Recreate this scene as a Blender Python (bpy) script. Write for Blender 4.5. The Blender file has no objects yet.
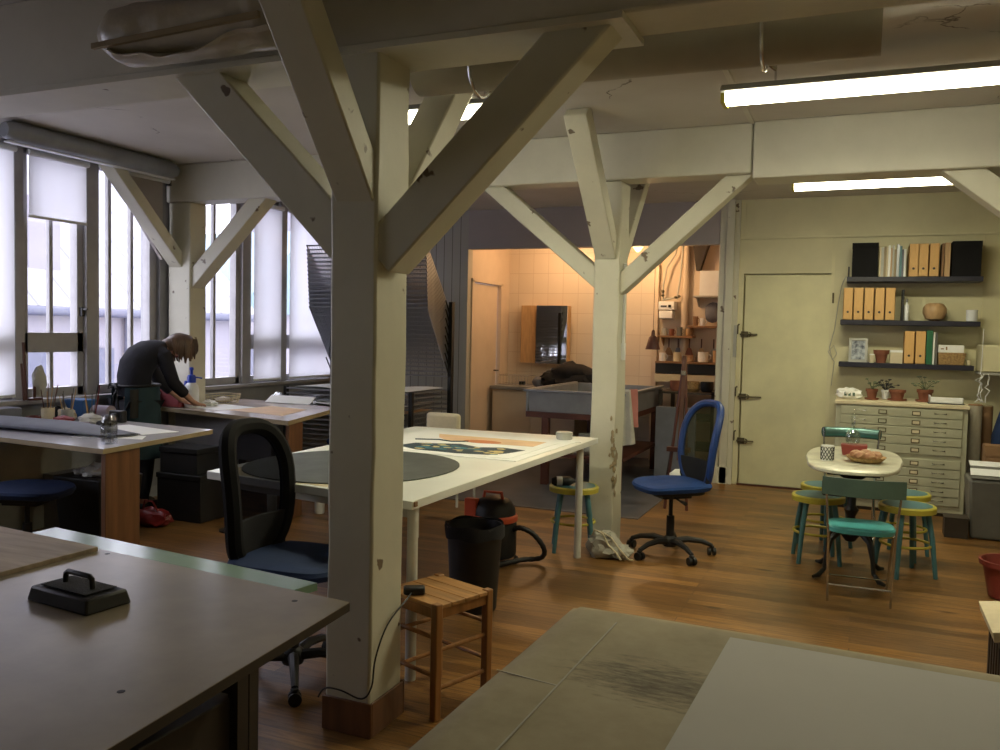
import bpy, bmesh, math, random
from mathutils import Vector, Matrix, noise
random.seed(7)
scn = bpy.context.scene
COL = scn.collection
WM = {}
PI = math.pi
R = math.radians

# ------------------------------------------------------------------ materials
def nodes(name):
    m = bpy.data.materials.new(name); m.use_nodes = True
    nt = m.node_tree; nt.nodes.clear()
    out = nt.nodes.new('ShaderNodeOutputMaterial')
    return m, nt, out
def N(nt, t, **kw):
    n = nt.nodes.new(t)
    for k, v in kw.items():
        if k in n.inputs.keys(): n.inputs[k].default_value = v
        else: setattr(n, k, v)
    return n
def rgb(c): return (c[0], c[1], c[2], 1.0)
def coords(nt, scale=(1, 1, 1), rot=(0, 0, 0)):
    tc = nt.nodes.new('ShaderNodeTexCoord'); mp = nt.nodes.new('ShaderNodeMapping')
    mp.inputs['Scale'].default_value = scale; mp.inputs['Rotation'].default_value = rot
    nt.links.new(tc.outputs['Object'], mp.inputs['Vector'])
    return mp.outputs['Vector']
def ramp(nt, fac, stops):
    r = nt.nodes.new('ShaderNodeValToRGB')
    els = r.color_ramp.elements
    while len(els) < len(stops): els.new(0.5)
    for e, (p, c) in zip(els, stops): e.position = p; e.color = rgb(c)
    nt.links.new(fac, r.inputs['Fac']); return r.outputs['Color']
def mat(name, c, rough=0.6, metal=0.0, var=0.12, scale=6.0, bump=0.0, bscale=40.0, c2=None, stretch=(1, 1, 1), spec=0.5, alpha=1.0, coat=0.0):
    m, nt, out = nodes(name)
    b = N(nt, 'ShaderNodeBsdfPrincipled'); b.inputs['Roughness'].default_value = rough
    b.inputs['Metallic'].default_value = metal; b.inputs['Specular IOR Level'].default_value = spec
    b.inputs['Coat Weight'].default_value = coat
    b.inputs['Alpha'].default_value = alpha
    v = coords(nt, stretch)
    n = N(nt, 'ShaderNodeTexNoise', Scale=scale, Detail=5.0, Roughness=0.6)
    nt.links.new(v, n.inputs['Vector'])
    d = c2 if c2 else tuple(x * (1 - var) for x in c)
    l = c if c2 else tuple(min(1, x * (1 + var * 0.5)) for x in c)
    nt.links.new(ramp(nt, n.outputs['Fac'], [(0.35, d), (0.65, l)]), b.inputs['Base Color'])
    if bump:
        n2 = N(nt, 'ShaderNodeTexNoise', Scale=bscale, Detail=4.0)
        nt.links.new(v, n2.inputs['Vector'])
        bp = N(nt, 'ShaderNodeBump', Strength=bump, Distance=0.01)
        nt.links.new(n2.outputs['Fac'], bp.inputs['Height']); nt.links.new(bp.outputs['Normal'], b.inputs['Normal'])
    nt.links.new(b.outputs['BSDF'], out.inputs['Surface'])
    return m
def emit(name, c, s):
    m, nt, out = nodes(name)
    e = N(nt, 'ShaderNodeEmission', Color=rgb(c), Strength=s)
    nt.links.new(e.outputs['Emission'], out.inputs['Surface']); return m
def paint(name, c, chip=0.66, rough=0.45):
    """old gloss paint on timber: slow tint drift, small dark nicks"""
    m, nt, out = nodes(name)
    b = N(nt, 'ShaderNodeBsdfPrincipled', Roughness=rough)
    v = coords(nt)
    n = N(nt, 'ShaderNodeTexNoise', Scale=2.2, Detail=6.0, Roughness=0.65); nt.links.new(v, n.inputs['Vector'])
    base = ramp(nt, n.outputs['Fac'], [(0.3, tuple(x * 0.86 for x in c)), (0.7, c)])
    k = N(nt, 'ShaderNodeTexNoise', Scale=9.0, Detail=3.0); nt.links.new(v, k.inputs['Vector'])
    msk = ramp(nt, k.outputs['Fac'], [(chip + .06, (0, 0, 0)), (chip + .09, (1, 1, 1))])
    mx = N(nt, 'ShaderNodeMix', data_type='RGBA')
    nt.links.new(msk, mx.inputs[0]); nt.links.new(base, mx.inputs[6]); mx.inputs[7].default_value = (.16, .12, .08, 1)
    nt.links.new(mx.outputs[2], b.inputs['Base Color'])
    bp = N(nt, 'ShaderNodeBump', Strength=0.25, Distance=0.01); nt.links.new(k.outputs['Fac'], bp.inputs['Height'])
    nt.links.new(bp.outputs['Normal'], b.inputs['Normal'])
    nt.links.new(b.outputs['BSDF'], out.inputs['Surface']); return m
def glassy(name, tint=(1, 1, 1), gloss=0.06, rough=0.02):
    m, nt, out = nodes(name)
    t = N(nt, 'ShaderNodeBsdfTransparent', Color=rgb(tint)); g = N(nt, 'ShaderNodeBsdfGlossy', Roughness=rough)
    mx = N(nt, 'ShaderNodeMixShader', Fac=gloss)
    nt.links.new(t.outputs[0], mx.inputs[1]); nt.links.new(g.outputs[0], mx.inputs[2]); nt.links.new(mx.outputs[0], out.inputs['Surface'])
    return m
def sheer(name, c, thru):
    """thin cloth: part diffuse, part translucent, part see-through"""
    m, nt, out = nodes(name)
    d = N(nt, 'ShaderNodeBsdfDiffuse', Color=rgb(c)); t = N(nt, 'ShaderNodeBsdfTranslucent', Color=rgb(c))
    a = N(nt, 'ShaderNodeMixShader', Fac=0.6); nt.links.new(d.outputs[0], a.inputs[1]); nt.links.new(t.outputs[0], a.inputs[2])
    tr = N(nt, 'ShaderNodeBsdfTransparent')
    mx = N(nt, 'ShaderNodeMixShader', Fac=thru); nt.links.new(a.outputs[0], mx.inputs[1]); nt.links.new(tr.outputs[0], mx.inputs[2])
    nt.links.new(mx.outputs[0], out.inputs['Surface']); return m
def floor_mat():
    m, nt, out = nodes('pine_floor')
    b = N(nt, 'ShaderNodeBsdfPrincipled', Roughness=0.36)
    v = coords(nt)
    br = N(nt, 'ShaderNodeTexBrick', Scale=1.0); br.offset = 0.37; br.inputs['Brick Width'].default_value = 2.3
    br.inputs['Row Height'].default_value = 0.085; br.inputs['Mortar Size'].default_value = 0.0016
    br.inputs['Color1'].default_value = (0, 0, 0, 1); br.inputs['Color2'].default_value = (1, 1, 1, 1); br.inputs['Mortar'].default_value = (0.5, .5, .5, 1)
    nt.links.new(v, br.inputs['Vector'])
    v2 = coords(nt, (1.6, 34, 1))
    n = N(nt, 'ShaderNodeTexNoise', Scale=2.2, Detail=9.0, Roughness=0.78, Distortion=0.9); nt.links.new(v2, n.inputs['Vector'])
    g = ramp(nt, n.outputs['Fac'], [(0.32, (.065, .030, .008)), (0.50, (.225, .122, .036)), (0.72, (.38, .22, .08))])
    t = ramp(nt, br.outputs['Color'], [(0, (.58, .52, .46)), (1, (1.30, 1.22, 1.12))])
    mu = N(nt, 'ShaderNodeMix', data_type='RGBA', blend_type='MULTIPLY'); mu.inputs[0].default_value = 1
    nt.links.new(g, mu.inputs[6]); nt.links.new(t, mu.inputs[7])
    # worn and soiled patches
    w = N(nt, 'ShaderNodeTexNoise', Scale=1.1, Detail=5.0); nt.links.new(v, w.inputs['Vector'])
    mw = ramp(nt, w.outputs['Fac'], [(.36, (.60, .62, .66)), (.6, (1.05, 1, .95))])
    m2 = N(nt, 'ShaderNodeMix', data_type='RGBA', blend_type='MULTIPLY'); m2.inputs[0].default_value = 1
    nt.links.new(mu.outputs[2], m2.inputs[6]); nt.links.new(mw, m2.inputs[7])
    # knots
    vo = N(nt, 'ShaderNodeTexVoronoi', Scale=1.0); nt.links.new(coords(nt, (1.7, 5.0, 1)), vo.inputs['Vector'])
    kn = ramp(nt, vo.outputs['Distance'], [(.05, (.22, .16, .12)), (.13, (1, 1, 1))])
    m3 = N(nt, 'ShaderNodeMix', data_type='RGBA', blend_type='MULTIPLY'); m3.inputs[0].default_value = 1
    nt.links.new(m2.outputs[2], m3.inputs[6]); nt.links.new(kn, m3.inputs[7])
    m4 = N(nt, 'ShaderNodeMix', data_type='RGBA'); nt.links.new(br.outputs['Fac'], m4.inputs[0])
    nt.links.new(m3.outputs[2], m4.inputs[6]); m4.inputs[7].default_value = (.05, .028, .014, 1)
    nt.links.new(m4.outputs[2], b.inputs['Base Color'])
    bp = N(nt, 'ShaderNodeBump', Strength=0.3, Distance=0.004); nt.links.new(n.outputs['Fac'], bp.inputs['Height'])
    nt.links.new(bp.outputs['Normal'], b.inputs['Normal'])
    nt.links.new(b.outputs['BSDF'], out.inputs['Surface']); return m
def tile_mat():
    m, nt, out = nodes('kitchen_tiles')
    b = N(nt, 'ShaderNodeBsdfPrincipled', Roughness=0.3)
    v = coords(nt, (1, 1, 1), (PI / 2, 0, 0))
    br = N(nt, 'ShaderNodeTexBrick', Scale=1.0); br.offset = 0.0; br.inputs['Brick Width'].default_value = 0.2
    br.inputs['Row Height'].default_value = 0.25; br.inputs['Mortar Size'].default_value = 0.003
    br.inputs['Color1'].default_value = (.70, .62, .52, 1); br.inputs['Color2'].default_value = (.67, .59, .49, 1); br.inputs['Mortar'].default_value = (.55, .46, .37, 1)
    nt.links.new(v, br.inputs['Vector']); nt.links.new(br.outputs['Color'], b.inputs['Base Color'])
    nt.links.new(b.outputs['BSDF'], out.inputs['Surface']); return m
def stripes(name, c, c2, axis_scale, width, rough=.6, axis='X', duty=.92):
    """narrow boards with dark joints: a wave along one axis"""
    m, nt, out = nodes(name)
    b = N(nt, 'ShaderNodeBsdfPrincipled', Roughness=rough)
    tc = nt.nodes.new('ShaderNodeTexCoord'); sp = nt.nodes.new('ShaderNodeSeparateXYZ'); nt.links.new(tc.outputs['Object'], sp.inputs[0])
    d = N(nt, 'ShaderNodeMath', operation='DIVIDE'); nt.links.new(sp.outputs[axis], d.inputs[0]); d.inputs[1].default_value = width
    fr = N(nt, 'ShaderNodeMath', operation='FRACT'); nt.links.new(d.outputs[0], fr.inputs[0])
    nt.links.new(ramp(nt, fr.outputs[0], [(0, c), (duty, c), (min(.999, duty + .01), c2), (1, c2)]), b.inputs['Base Color'])
    nt.links.new(b.outputs['BSDF'], out.inputs['Surface']); return m

M = {}
M['timber'] = paint('white_timber_paint', (.64, .62, .50), .62)
M['timber2'] = paint('white_beam_paint', (.66, .64, .54), .70)
def ceiling_mat():
    m, nt, out = nodes('cracked_ceiling_plaster')
    b = N(nt, 'ShaderNodeBsdfPrincipled', Roughness=.8); v = coords(nt)
    n = N(nt, 'ShaderNodeTexNoise', Scale=1.3, Detail=6.0); nt.links.new(v, n.inputs['Vector'])
    base = ramp(nt, n.outputs['Fac'], [(.35, (.55, .52, .47)), (.65, (.63, .60, .55))])
    nz = N(nt, 'ShaderNodeTexNoise', Scale=3.5, Detail=5.0); nt.links.new(v, nz.inputs['Vector'])
    ad = N(nt, 'ShaderNodeMixRGB', blend_type='ADD', Fac=.35); nt.links.new(v, ad.inputs['Color1']); nt.links.new(nz.outputs['Color'], ad.inputs['Color2'])
    vo = N(nt, 'ShaderNodeTexVoronoi', Scale=.55, feature='DISTANCE_TO_EDGE'); nt.links.new(ad.outputs[0], vo.inputs['Vector'])
    cr = ramp(nt, vo.outputs['Distance'], [(.0, (1, 1, 1)), (.0035, (0, 0, 0))])
    mk = N(nt, 'ShaderNodeTexNoise', Scale=2.4, Detail=3.0); nt.links.new(v, mk.inputs['Vector'])
    mm = ramp(nt, mk.outputs['Fac'], [(.48, (0, 0, 0)), (.56, (1, 1, 1))])
    mu = N(nt, 'ShaderNodeMixRGB', blend_type='MULTIPLY', Fac=1.0); nt.links.new(cr, mu.inputs['Color1']); nt.links.new(mm, mu.inputs['Color2'])
    mx = N(nt, 'ShaderNodeMix', data_type='RGBA'); nt.links.new(mu.outputs[0], mx.inputs[0]); nt.links.new(base, mx.inputs[6]); mx.inputs[7].default_value = (.12, .10, .08, 1)
    nt.links.new(mx.outputs[2], b.inputs['Base Color']); nt.links.new(b.outputs[0], out.inputs['Surface']); return m
M['ceil0'] = mat('ceiling_paint', (.62, .59, .54), .8, var=.1, scale=1.3, bump=.15, bscale=5)
M['ceil'] = ceiling_mat()
M['wall'] = mat('cream_wall_paint', (.66, .62, .40), .6, var=.1, scale=1.5, bump=.1, bscale=8)
M['door'] = mat('cream_door_paint', (.68, .65, .40), .5, var=.12, scale=2.0)
M['kwall'] = mat('peach_kitchen_paint', (.64, .53, .42), .6, var=.08, scale=2)
M['greywall'] = mat('grey_mauve_paint', (.42, .38, .37), .7, var=.06, scale=1.5)
M['boards'] = stripes('painted_boards', (.42, .41, .36), (.14, .13, .11), 1, .105)
M['wincream'] = mat('window_frame_paint', (.36, .35, .36), .5, var=.12, scale=5)
M['sillgrey'] = mat('dado_grey_paint', (.30, .30, .32), .6, var=.1)
M['floor'] = floor_mat()
M['tile'] = tile_mat()
M['kfloor'] = mat('dark_lino', (.085, .085, .095), .45, var=.25, scale=3)
M['blind'] = sheer('white_roller_blind', (.93, .93, .96), 0.22)
M['glass'] = glassy('window_glass')
M['black'] = mat('black_plastic', (.010, .010, .011), .5, var=.3)
M['matblack'] = mat('matt_black_board', (.012, .012, .013), .85, spec=.15)
M['blackmat'] = mat('black_fabric', (.011, .011, .014), .9, var=.3, bump=.3, bscale=200)
M['bluefab'] = mat('blue_fabric', (.012, .055, .23), .85, var=.2, bump=.3, bscale=250)
M['navyfab'] = mat('dark_blue_fabric', (.01, .03, .10), .85, var=.2, bump=.3, bscale=250)
M['blueplas'] = mat('blue_frame_plastic', (.012, .045, .20), .5, var=.2)
M['chrome'] = mat('chrome_metal', (.6, .6, .6), .25, 1.0)
M['steel'] = mat('grey_painted_steel', (.42, .42, .38), .45, .1)
M['greysteel'] = mat('dull_zinc', (.32, .34, .37), .38, .5, var=.15, scale=4)
M['cabsteel'] = mat('khaki_grey_steel', (.44, .44, .32), .4, .1, var=.08)
M['whitemelam'] = mat('white_table_laminate', (.80, .82, .76), .32, var=.06, scale=3)
M['whitemetal'] = mat('white_metal_leg', (.62, .62, .56), .4, var=.1)
M['paper'] = mat('white_paper', (.86, .87, .84), .7, var=.03)
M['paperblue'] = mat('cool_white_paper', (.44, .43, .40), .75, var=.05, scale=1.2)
M['laminate'] = mat('worn_grey_laminate', (.325, .275, .205), .30, var=.22, scale=2.6, bump=.03, bscale=7)
M['lam2'] = mat('window_table_laminate', (.62, .61, .64), .16, var=.08, scale=3)
M['lam3'] = mat('pinkish_table_laminate', (.52, .44, .40), .2, var=.16, scale=3)
M['edge'] = mat('raw_table_edge', (.33, .26, .15), .6)
M['edgedark'] = mat('dark_table_edge', (.035, .025, .018), .6)
M['brownwood'] = mat('brown_leg_wood', (.17, .075, .032), .45, var=.3, scale=3, stretch=(6, 6, .6))
M['darkwood'] = mat('dark_red_wood', (.10, .032, .02), .45, var=.3, scale=3)
M['pine'] = mat('varnished_pine', (.46, .24, .085), .38, var=.35, scale=3, stretch=(1, 10, 10))
M['pineleg'] = mat('varnished_pine_leg', (.34, .155, .05), .38, var=.3, scale=3, stretch=(8, 8, .7))
M['filewood'] = mat('birch_magazine_file', (.70, .42, .15), .55, var=.12, scale=4, stretch=(6, 6, 1))
M['navy'] = mat('navy_black_shelf', (.018, .018, .035), .4, var=.2)
M['plywood'] = mat('scratched_plywood', (.36, .28, .20), .6, var=.3, scale=5, stretch=(.6, 5, 1))
M['greenstrip'] = mat('pale_green_glass', (.26, .42, .30), .18, var=.1, scale=2)
M['darkgrey'] = mat('dark_grey_felt', (.16, .17, .21), .7, var=.12)
M['slate'] = mat('grey_slate_rubber', (.08, .09, .08), .55, var=.3, scale=5, bump=.1)
M['teal'] = mat('teal_painted_wood', (.07, .19, .22), .45, var=.15)
M['tealseat'] = mat('turquoise_seat', (.10, .46, .48), .4, var=.08)
M['tealdark'] = mat('dark_green_metal', (.10, .16, .13), .35, .3)
M['tealshine'] = mat('shiny_teal_metal', (.14, .28, .27), .25, .5)
M['yellow'] = mat('yellow_paint', (.50, .45, .06), .45, var=.12)
M['iron'] = mat('black_cast_iron', (.014, .015, .016), .4, .3)
M['marble'] = mat('cream_marble', (.72, .72, .58), .3, c2=(.45, .44, .35), scale=7)
M['terracotta'] = mat('terracotta', (.24, .085, .045), .75, var=.2)
M['redpot'] = mat('glazed_red_pot', (.26, .045, .035), .35, var=.15)
M['leaf'] = mat('dark_leaf', (.04, .09, .03), .6, var=.3)
M['leafpale'] = mat('grey_green_leaf', (.16, .2, .11), .6, var=.3)
M['darkleaf'] = mat('near_black_petals', (.012, .012, .018), .6)
M['whiteplas'] = mat('white_plastic', (.78, .8, .82), .4, var=.04)
M['blueplastic'] = mat('bright_blue_plastic', (.02, .06, .5), .35, var=.1)
M['clear'] = glassy('clear_plastic', (.86, .87, .88), .14, .12)
M['clearglass'] = glassy('clear_glass', (.93, .96, .95), .14, .03)
M['mauve'] = mat('mauve_card', (.30, .25, .32), .7)
M['wicker'] = mat('wicker', (.40, .25, .10), .7, var=.4, scale=60, bump=.6, bscale=90)
M['bread'] = mat('garlic_and_bread', (.55, .38, .22), .7, c2=(.36, .15, .08), scale=18)
M['brown'] = mat('brown_cardboard', (.28, .16, .08), .8, var=.15)
M['orange'] = mat('orange_red_plastic', (.62, .10, .04), .4, var=.1)
M['greyplas'] = mat('grey_bin_plastic', (.13, .13, .12), .5, var=.1)
M['red'] = mat('dark_red_paint', (.16, .012, .012), .4)
M['redpink'] = mat('dull_red_box', (.30, .055, .06), .6)
M['green'] = mat('green_binder', (.02, .14, .06), .5)
M['photo'] = mat('dark_blue_photograph', (.03, .04, .07), .3, c2=(.45, .5, .55), scale=22)
M['cream'] = mat('cream_cloth', (.66, .58, .40), .85, var=.12, bump=.3, bscale=60)
M['skin'] = mat('skin', (.50, .28, .20), .5, var=.06)
M['hair'] = mat('brown_hair', (.14, .085, .06), .45, c2=(.06, .038, .03), scale=14, stretch=(1, 1, .2))
M['apron'] = mat('dark_teal_apron', (.014, .040, .055), .8, var=.2, bump=.2, bscale=60)
M['blacktop'] = mat('black_knit_top', (.012, .012, .02), .9, var=.3, bump=.3, bscale=70)
M['trouser'] = mat('black_trousers', (.02, .02, .028), .9, var=.2)
M['plasticwrap'] = mat('dusty_plastic_sheet', (.50, .46, .37), .35, var=.15, scale=5, bump=.8, bscale=14, coat=.2)
M['cardtube'] = mat('grey_card_tube', (.40, .37, .30), .7, var=.12, scale=3)
M['mirror'] = mat('mirror_glass', (.85, .87, .88), .03, 1.0, var=.0)
M['oak'] = mat('pale_oak', (.50, .32, .16), .5, var=.15, stretch=(6, 6, 1))
M['bluebox'] = mat('blue_card', (.03, .12, .32), .6)
M['cloth'] = mat('grey_white_towel', (.48, .47, .41), .9, var=.12, bump=.4, bscale=60)
M['pink'] = mat('pink_cloth', (.50, .20, .18), .9)
M['lampbrown'] = mat('brown_lamp_shade', (.09, .035, .03), .45)
M['meshblack'] = sheer('black_chair_mesh', (.004, .004, .005), 0.10)
M['meshgrey'] = sheer('grey_chair_mesh', (.05, .055, .03), 0.25)
M['tube'] = emit('fluorescent_tube', (1.0, .94, .68), 21)
M['bluish'] = mat('fixture_metal', (.5, .52, .5), .4, .2)
M['meshtray'] = mat('galvanised_wire', (.30, .31, .33), .4, .6)
M['bulb'] = emit('warm_kitchen_lamp', (1.0, .62, .22), 6)
M['extwall'] = mat('exterior_render', (.205, .195, .225), .9, var=.08, scale=.6)
M['extroof'] = stripes('zinc_standing_seam_roof', (.24, .24, .27), (.13, .13, .16), 1, .8, axis='Y')
M['extdark'] = mat('exterior_window_dark', (.075, .08, .12), .5)
M['extblue'] = mat('blue_glazed_roof', (.10, .17, .21), .4)
M['printart'] = mat('print_dark_ink', (.03, .06, .08), .6, var=.3)
M['inkcream'] = mat('print_cream_ink', (.66, .55, .25), .6)
M['inkorange'] = mat('print_orange_ink', (.62, .22, .08), .6)
M['inkpeach'] = mat('print_peach_ink', (.80, .55, .33), .6)
M['inkteal'] = mat('print_teal_ink', (.05, .22, .28), .6)
M['brass'] = mat('tarnished_latch', (.12, .10, .06), .5, .6)

# ------------------------------------------------------------------ mesh builder
class MB:
    def __init__(s): s.bm = bmesh.new(); s.mi = 0
    def _f(s, vs):
        try:
            f = s.bm.faces.new(vs); f.material_index = s.mi; return f
        except ValueError: return None
    def hexa(s, c8):
        v = [s.bm.verts.new(p) for p in c8]
        for q in ((0, 3, 2, 1), (4, 5, 6, 7), (0, 1, 5, 4), (1, 2, 6, 5), (2, 3, 7, 6), (3, 0, 4, 7)): s._f([v[i] for i in q])
        return s
    def box(s, x0, x1, y0, y1, z0, z1):
        x0, x1 = min(x0, x1), max(x0, x1); y0, y1 = min(y0, y1), max(y0, y1); z0, z1 = min(z0, z1), max(z0, z1)
        return s.hexa([(x0, y0, z0), (x1, y0, z0), (x1, y1, z0), (x0, y1, z0), (x0, y0, z1), (x1, y0, z1), (x1, y1, z1), (x0, y1, z1)])
    def obox(s, c, size, mt=None):
        c = Vector(c); hx, hy, hz = [a / 2 for a in size]; mt = mt or Matrix.Identity(3)
        P = [(-hx, -hy, -hz), (hx, -hy, -hz), (hx, hy, -hz), (-hx, hy, -hz), (-hx, -hy, hz), (hx, -hy, hz), (hx, hy, hz), (-hx, hy, hz)]
        return s.hexa([c + mt @ Vector(p) for p in P])
    def beam(s, a, b, w, h, up=(0, 0, 1)):
        a, b = Vector(a), Vector(b); d = (b - a).normalized(); up = Vector(up)
        side = d.cross(up); side = side.normalized() if side.length > 1e-5 else Vector((1, 0, 0)); u = side.cross(d)
        sw, uh = side * w / 2, u * h / 2
        return s.hexa([a - sw - uh, a + sw - uh, b + sw - uh, b - sw - uh, a - sw + uh, a + sw + uh, b + sw + uh, b - sw + uh])
    def tube(s, pts, r, seg=8, closed=False, caps=True):
        pts = [Vector(p) for p in pts]; n = len(pts); rs = r if isinstance(r, (list, tuple)) else [r] * n
        rings = []; prev = None
        for i, p in enumerate(pts):
            if closed: d = pts[(i + 1) % n] - pts[i - 1]
            elif i == 0: d = pts[1] - pts[0]
            elif i == n - 1: d = pts[-1] - pts[-2]
            else: d = (pts[i + 1] - p).normalized() + (p - pts[i - 1]).normalized()
            d = d.normalized() if d.length > 1e-9 else Vector((0, 0, 1))
            if prev is None:
                a = Vector((0, 0, 1)) if abs(d.z) < .9 else Vector((1, 0, 0)); u = d.cross(a).normalized()
            else:
                u = prev - d * prev.dot(d); u = u.normalized() if u.length > 1e-6 else d.orthogonal().normalized()
            prev = u; w = d.cross(u)
            rings.append([s.bm.verts.new(p + (u * math.cos(2 * PI * k / seg) + w * math.sin(2 * PI * k / seg)) * rs[i]) for k in range(seg)])
        m = n if closed else n - 1
        for i in range(m):
            A, B = rings[i], rings[(i + 1) % n]
            for k in range(seg): s._f([A[k], A[(k + 1) % seg], B[(k + 1) % seg], B[k]])
        if caps and not closed: s._f(rings[0][::-1]); s._f(rings[-1])
        return s
    def lathe(s, prof, c=(0, 0, 0), seg=20, sx=1, sy=1, mt=None):
        c = Vector(c); mt = mt or Matrix.Identity(3); rings = []
        for r, z in prof:
            r = max(r, .0004)
            rings.append([s.bm.verts.new(c + mt @ Vector((r * sx * math.cos(2 * PI * k / seg), r * sy * math.sin(2 * PI * k / seg), z))) for k in range(seg)])
        for A, B in zip(rings, rings[1:]):
            for k in range(seg): s._f([A[k], A[(k + 1) % seg], B[(k + 1) % seg], B[k]])
        s._f(rings[0][::-1]); s._f(rings[-1]); return s
    def prism(s, poly, z0, z1, mt=None, c=(0, 0, 0)):
        c = Vector(c); mt = mt or Matrix.Identity(3)
        A = [s.bm.verts.new(c + mt @ Vector((x, y, z0))) for x, y in poly]; B = [s.bm.verts.new(c + mt @ Vector((x, y, z1))) for x, y in poly]
        n = len(poly); s._f(A[::-1]); s._f(B)
        for i in range(n): s._f([A[i], A[(i + 1) % n], B[(i + 1) % n], B[i]])
        return s
    def blob(s, c, rad, amp=.15, f=3.0, seed=0, sub=2, flat=None):
        g = bmesh.ops.create_icosphere(s.bm, subdivisions=sub, radius=1.0)
        for v in g['verts']:
            d = v.co.normalized(); k = 1 + amp * noise.noise(d * f + Vector((seed * 3.1, seed, 0)))
            p = Vector((d.x * rad[0], d.y * rad[1], d.z * rad[2])) * k
            if flat is not None: p.z = max(p.z, flat)
            v.co = p + Vector(c)
        for f_ in s.bm.faces:
            if f_.verts[0] in g['verts']: f_.material_index = s.mi
        return s
    def sheet(s, fn, nu, nv, th=.003):
        """thick sheet from fn(u, v) -> point"""
        def norm(u, v):
            e = .01; a = Vector(fn(min(u + e, 1), v)) - Vector(fn(max(u - e, 0), v)); b = Vector(fn(u, min(v + e, 1))) - Vector(fn(u, max(v - e, 0)))
            return a.cross(b).normalized()
        T, B = [], []
        for i in range(nu + 1):
            T.append([]); B.append([])
            for j in range(nv + 1):
                u, v = i / nu, j / nv; p = Vector(fn(u, v)); n = norm(u, v)
                T[-1].append(s.bm.verts.new(p + n * th / 2)); B[-1].append(s.bm.verts.new(p - n * th / 2))
        for i in range(nu):
            for j in range(nv):
                s._f([T[i][j], T[i + 1][j], T[i + 1][j + 1], T[i][j + 1]]); s._f([B[i][j], B[i][j + 1], B[i + 1][j + 1], B[i + 1][j]])
        for i in range(nu):
            s._f([T[i][0], B[i][0], B[i + 1][0], T[i + 1][0]]); s._f([T[i][nv], T[i + 1][nv], B[i + 1][nv], B[i][nv]])
        for j in range(nv):
            s._f([T[0][j], T[0][j + 1], B[0][j + 1], B[0][j]]); s._f([T[nu][j], B[nu][j], B[nu][j + 1], T[nu][j + 1]])
        return s

def tag(o, label=None, cat=None, group=None, kind=None):
    if label: o['label'] = label
    if cat: o['category'] = cat
    if group: o['group'] = group
    if kind: o['kind'] = kind
    return o
def build(name, mb, mats, parent=None, w=True, bev=0.0, loc=None, lab=None):
    """link the collected mesh as ONE object; w: vertices are world coordinates"""
    bm = mb.bm; bmesh.ops.recalc_face_normals(bm, faces=bm.faces)
    if parent is not None:
        if w: bmesh.ops.transform(bm, matrix=WM[parent].inverted(), verts=bm.verts)
    else:
        if loc is None:
            xs = [v.co.x for v in bm.verts]; ys = [v.co.y for v in bm.verts]; zs = [v.co.z for v in bm.verts]
            loc = Vector(((min(xs) + max(xs)) / 2, (min(ys) + max(ys)) / 2, min(zs)))
        loc = Vector(loc)
        if w: bmesh.ops.translate(bm, vec=-loc, verts=bm.verts)
    me = bpy.data.meshes.new(name); bm.to_mesh(me); bm.free()
    for m in (mats if isinstance(mats, (list, tuple)) else [mats]): me.materials.append(m)
    me.polygons.foreach_set('use_smooth', [True] * len(me.polygons)); me.set_sharp_from_angle(angle=R(38))
    o = bpy.data.objects.new(name, me); COL.objects.link(o)
    if parent is not None: o.parent = parent; WM[o] = WM[parent].copy()
    else: o.location = loc; WM[o] = Matrix.Translation(loc)
    if bev:
        b = o.modifiers.new('bevel', 'BEVEL'); b.width = bev; b.segments = 2; b.limit_method = 'ANGLE'; b.angle_limit = R(40)
    if lab: o['label'] = lab
    return o
def thing(name, label, cat, loc=(0, 0, 0), rz=0.0, group=None):
    o = bpy.data.objects.new(name, None); COL.objects.link(o); o.empty_display_size = .1
    o.location = loc; o.rotation_euler = (0, 0, rz)
    WM[o] = Matrix.Translation(Vector(loc)) @ Matrix.Rotation(rz, 4, 'Z')
    return tag(o, label, cat, group)
def struct(name, mb, m, **kw):
    o = build(name, mb, m, **kw); o['kind'] = 'structure'; return o
def dup(root, loc, rz=0.0, label=None, group=None, scale=None):
    r = root.copy(); COL.objects.link(r); r.location = loc; r.rotation_euler = (0, 0, rz)
    if scale: r.scale = scale
    if label: r['label'] = label
    if group: r['group'] = group
    for ch in list(root.children):
        c = ch.copy(); COL.objects.link(c); c.parent = r
        for g in ch.children:
            d = g.copy(); COL.objects.link(d); d.parent = c
    return r
def rotm(ax, a): return Matrix.Rotation(a, 3, ax)
def superell(a, b, n=4.0, seg=40):
    out = []
    for k in range(seg):
        t = 2 * PI * k / seg; c, s = math.cos(t), math.sin(t)
        out.append((a * math.copysign(abs(c) ** (2 / n), c), b * math.copysign(abs(s) ** (2 / n), s)))
    return out

# ------------------------------------------------------------------ setting
XL, YB, ZC = -5.65, 8.885, 2.88
XR, YF = 3.6, -2.5
KY = 10.15
KXL, KXR = -4.2, -1.15
b = MB(); b.box(XL - .3, XR + .2, YF - .2, KY + .3, -.12, 0); struct('floor', b, M['floor'], loc=(0, 0, 0))
b = MB(); b.box(XL - .3, XR + .2, YF - .2, YB + .15, ZC, ZC + .15); struct('ceiling', b, M['ceil'])
b = MB(); b.box(KXL - .1, KXR + .1, YB + .15, KY + .2, 2.72, 2.85); struct('ceiling', b, M['greywall'])
b = MB(); b.box(XR, XR + .15, YF, YB, 0, ZC); struct('wall_right', b, M['wall'])
b = MB(); b.box(XL - .1, XR + .1, YF - .15, YF, 0, ZC); struct('wall_front', b, M['wall'])
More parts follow.
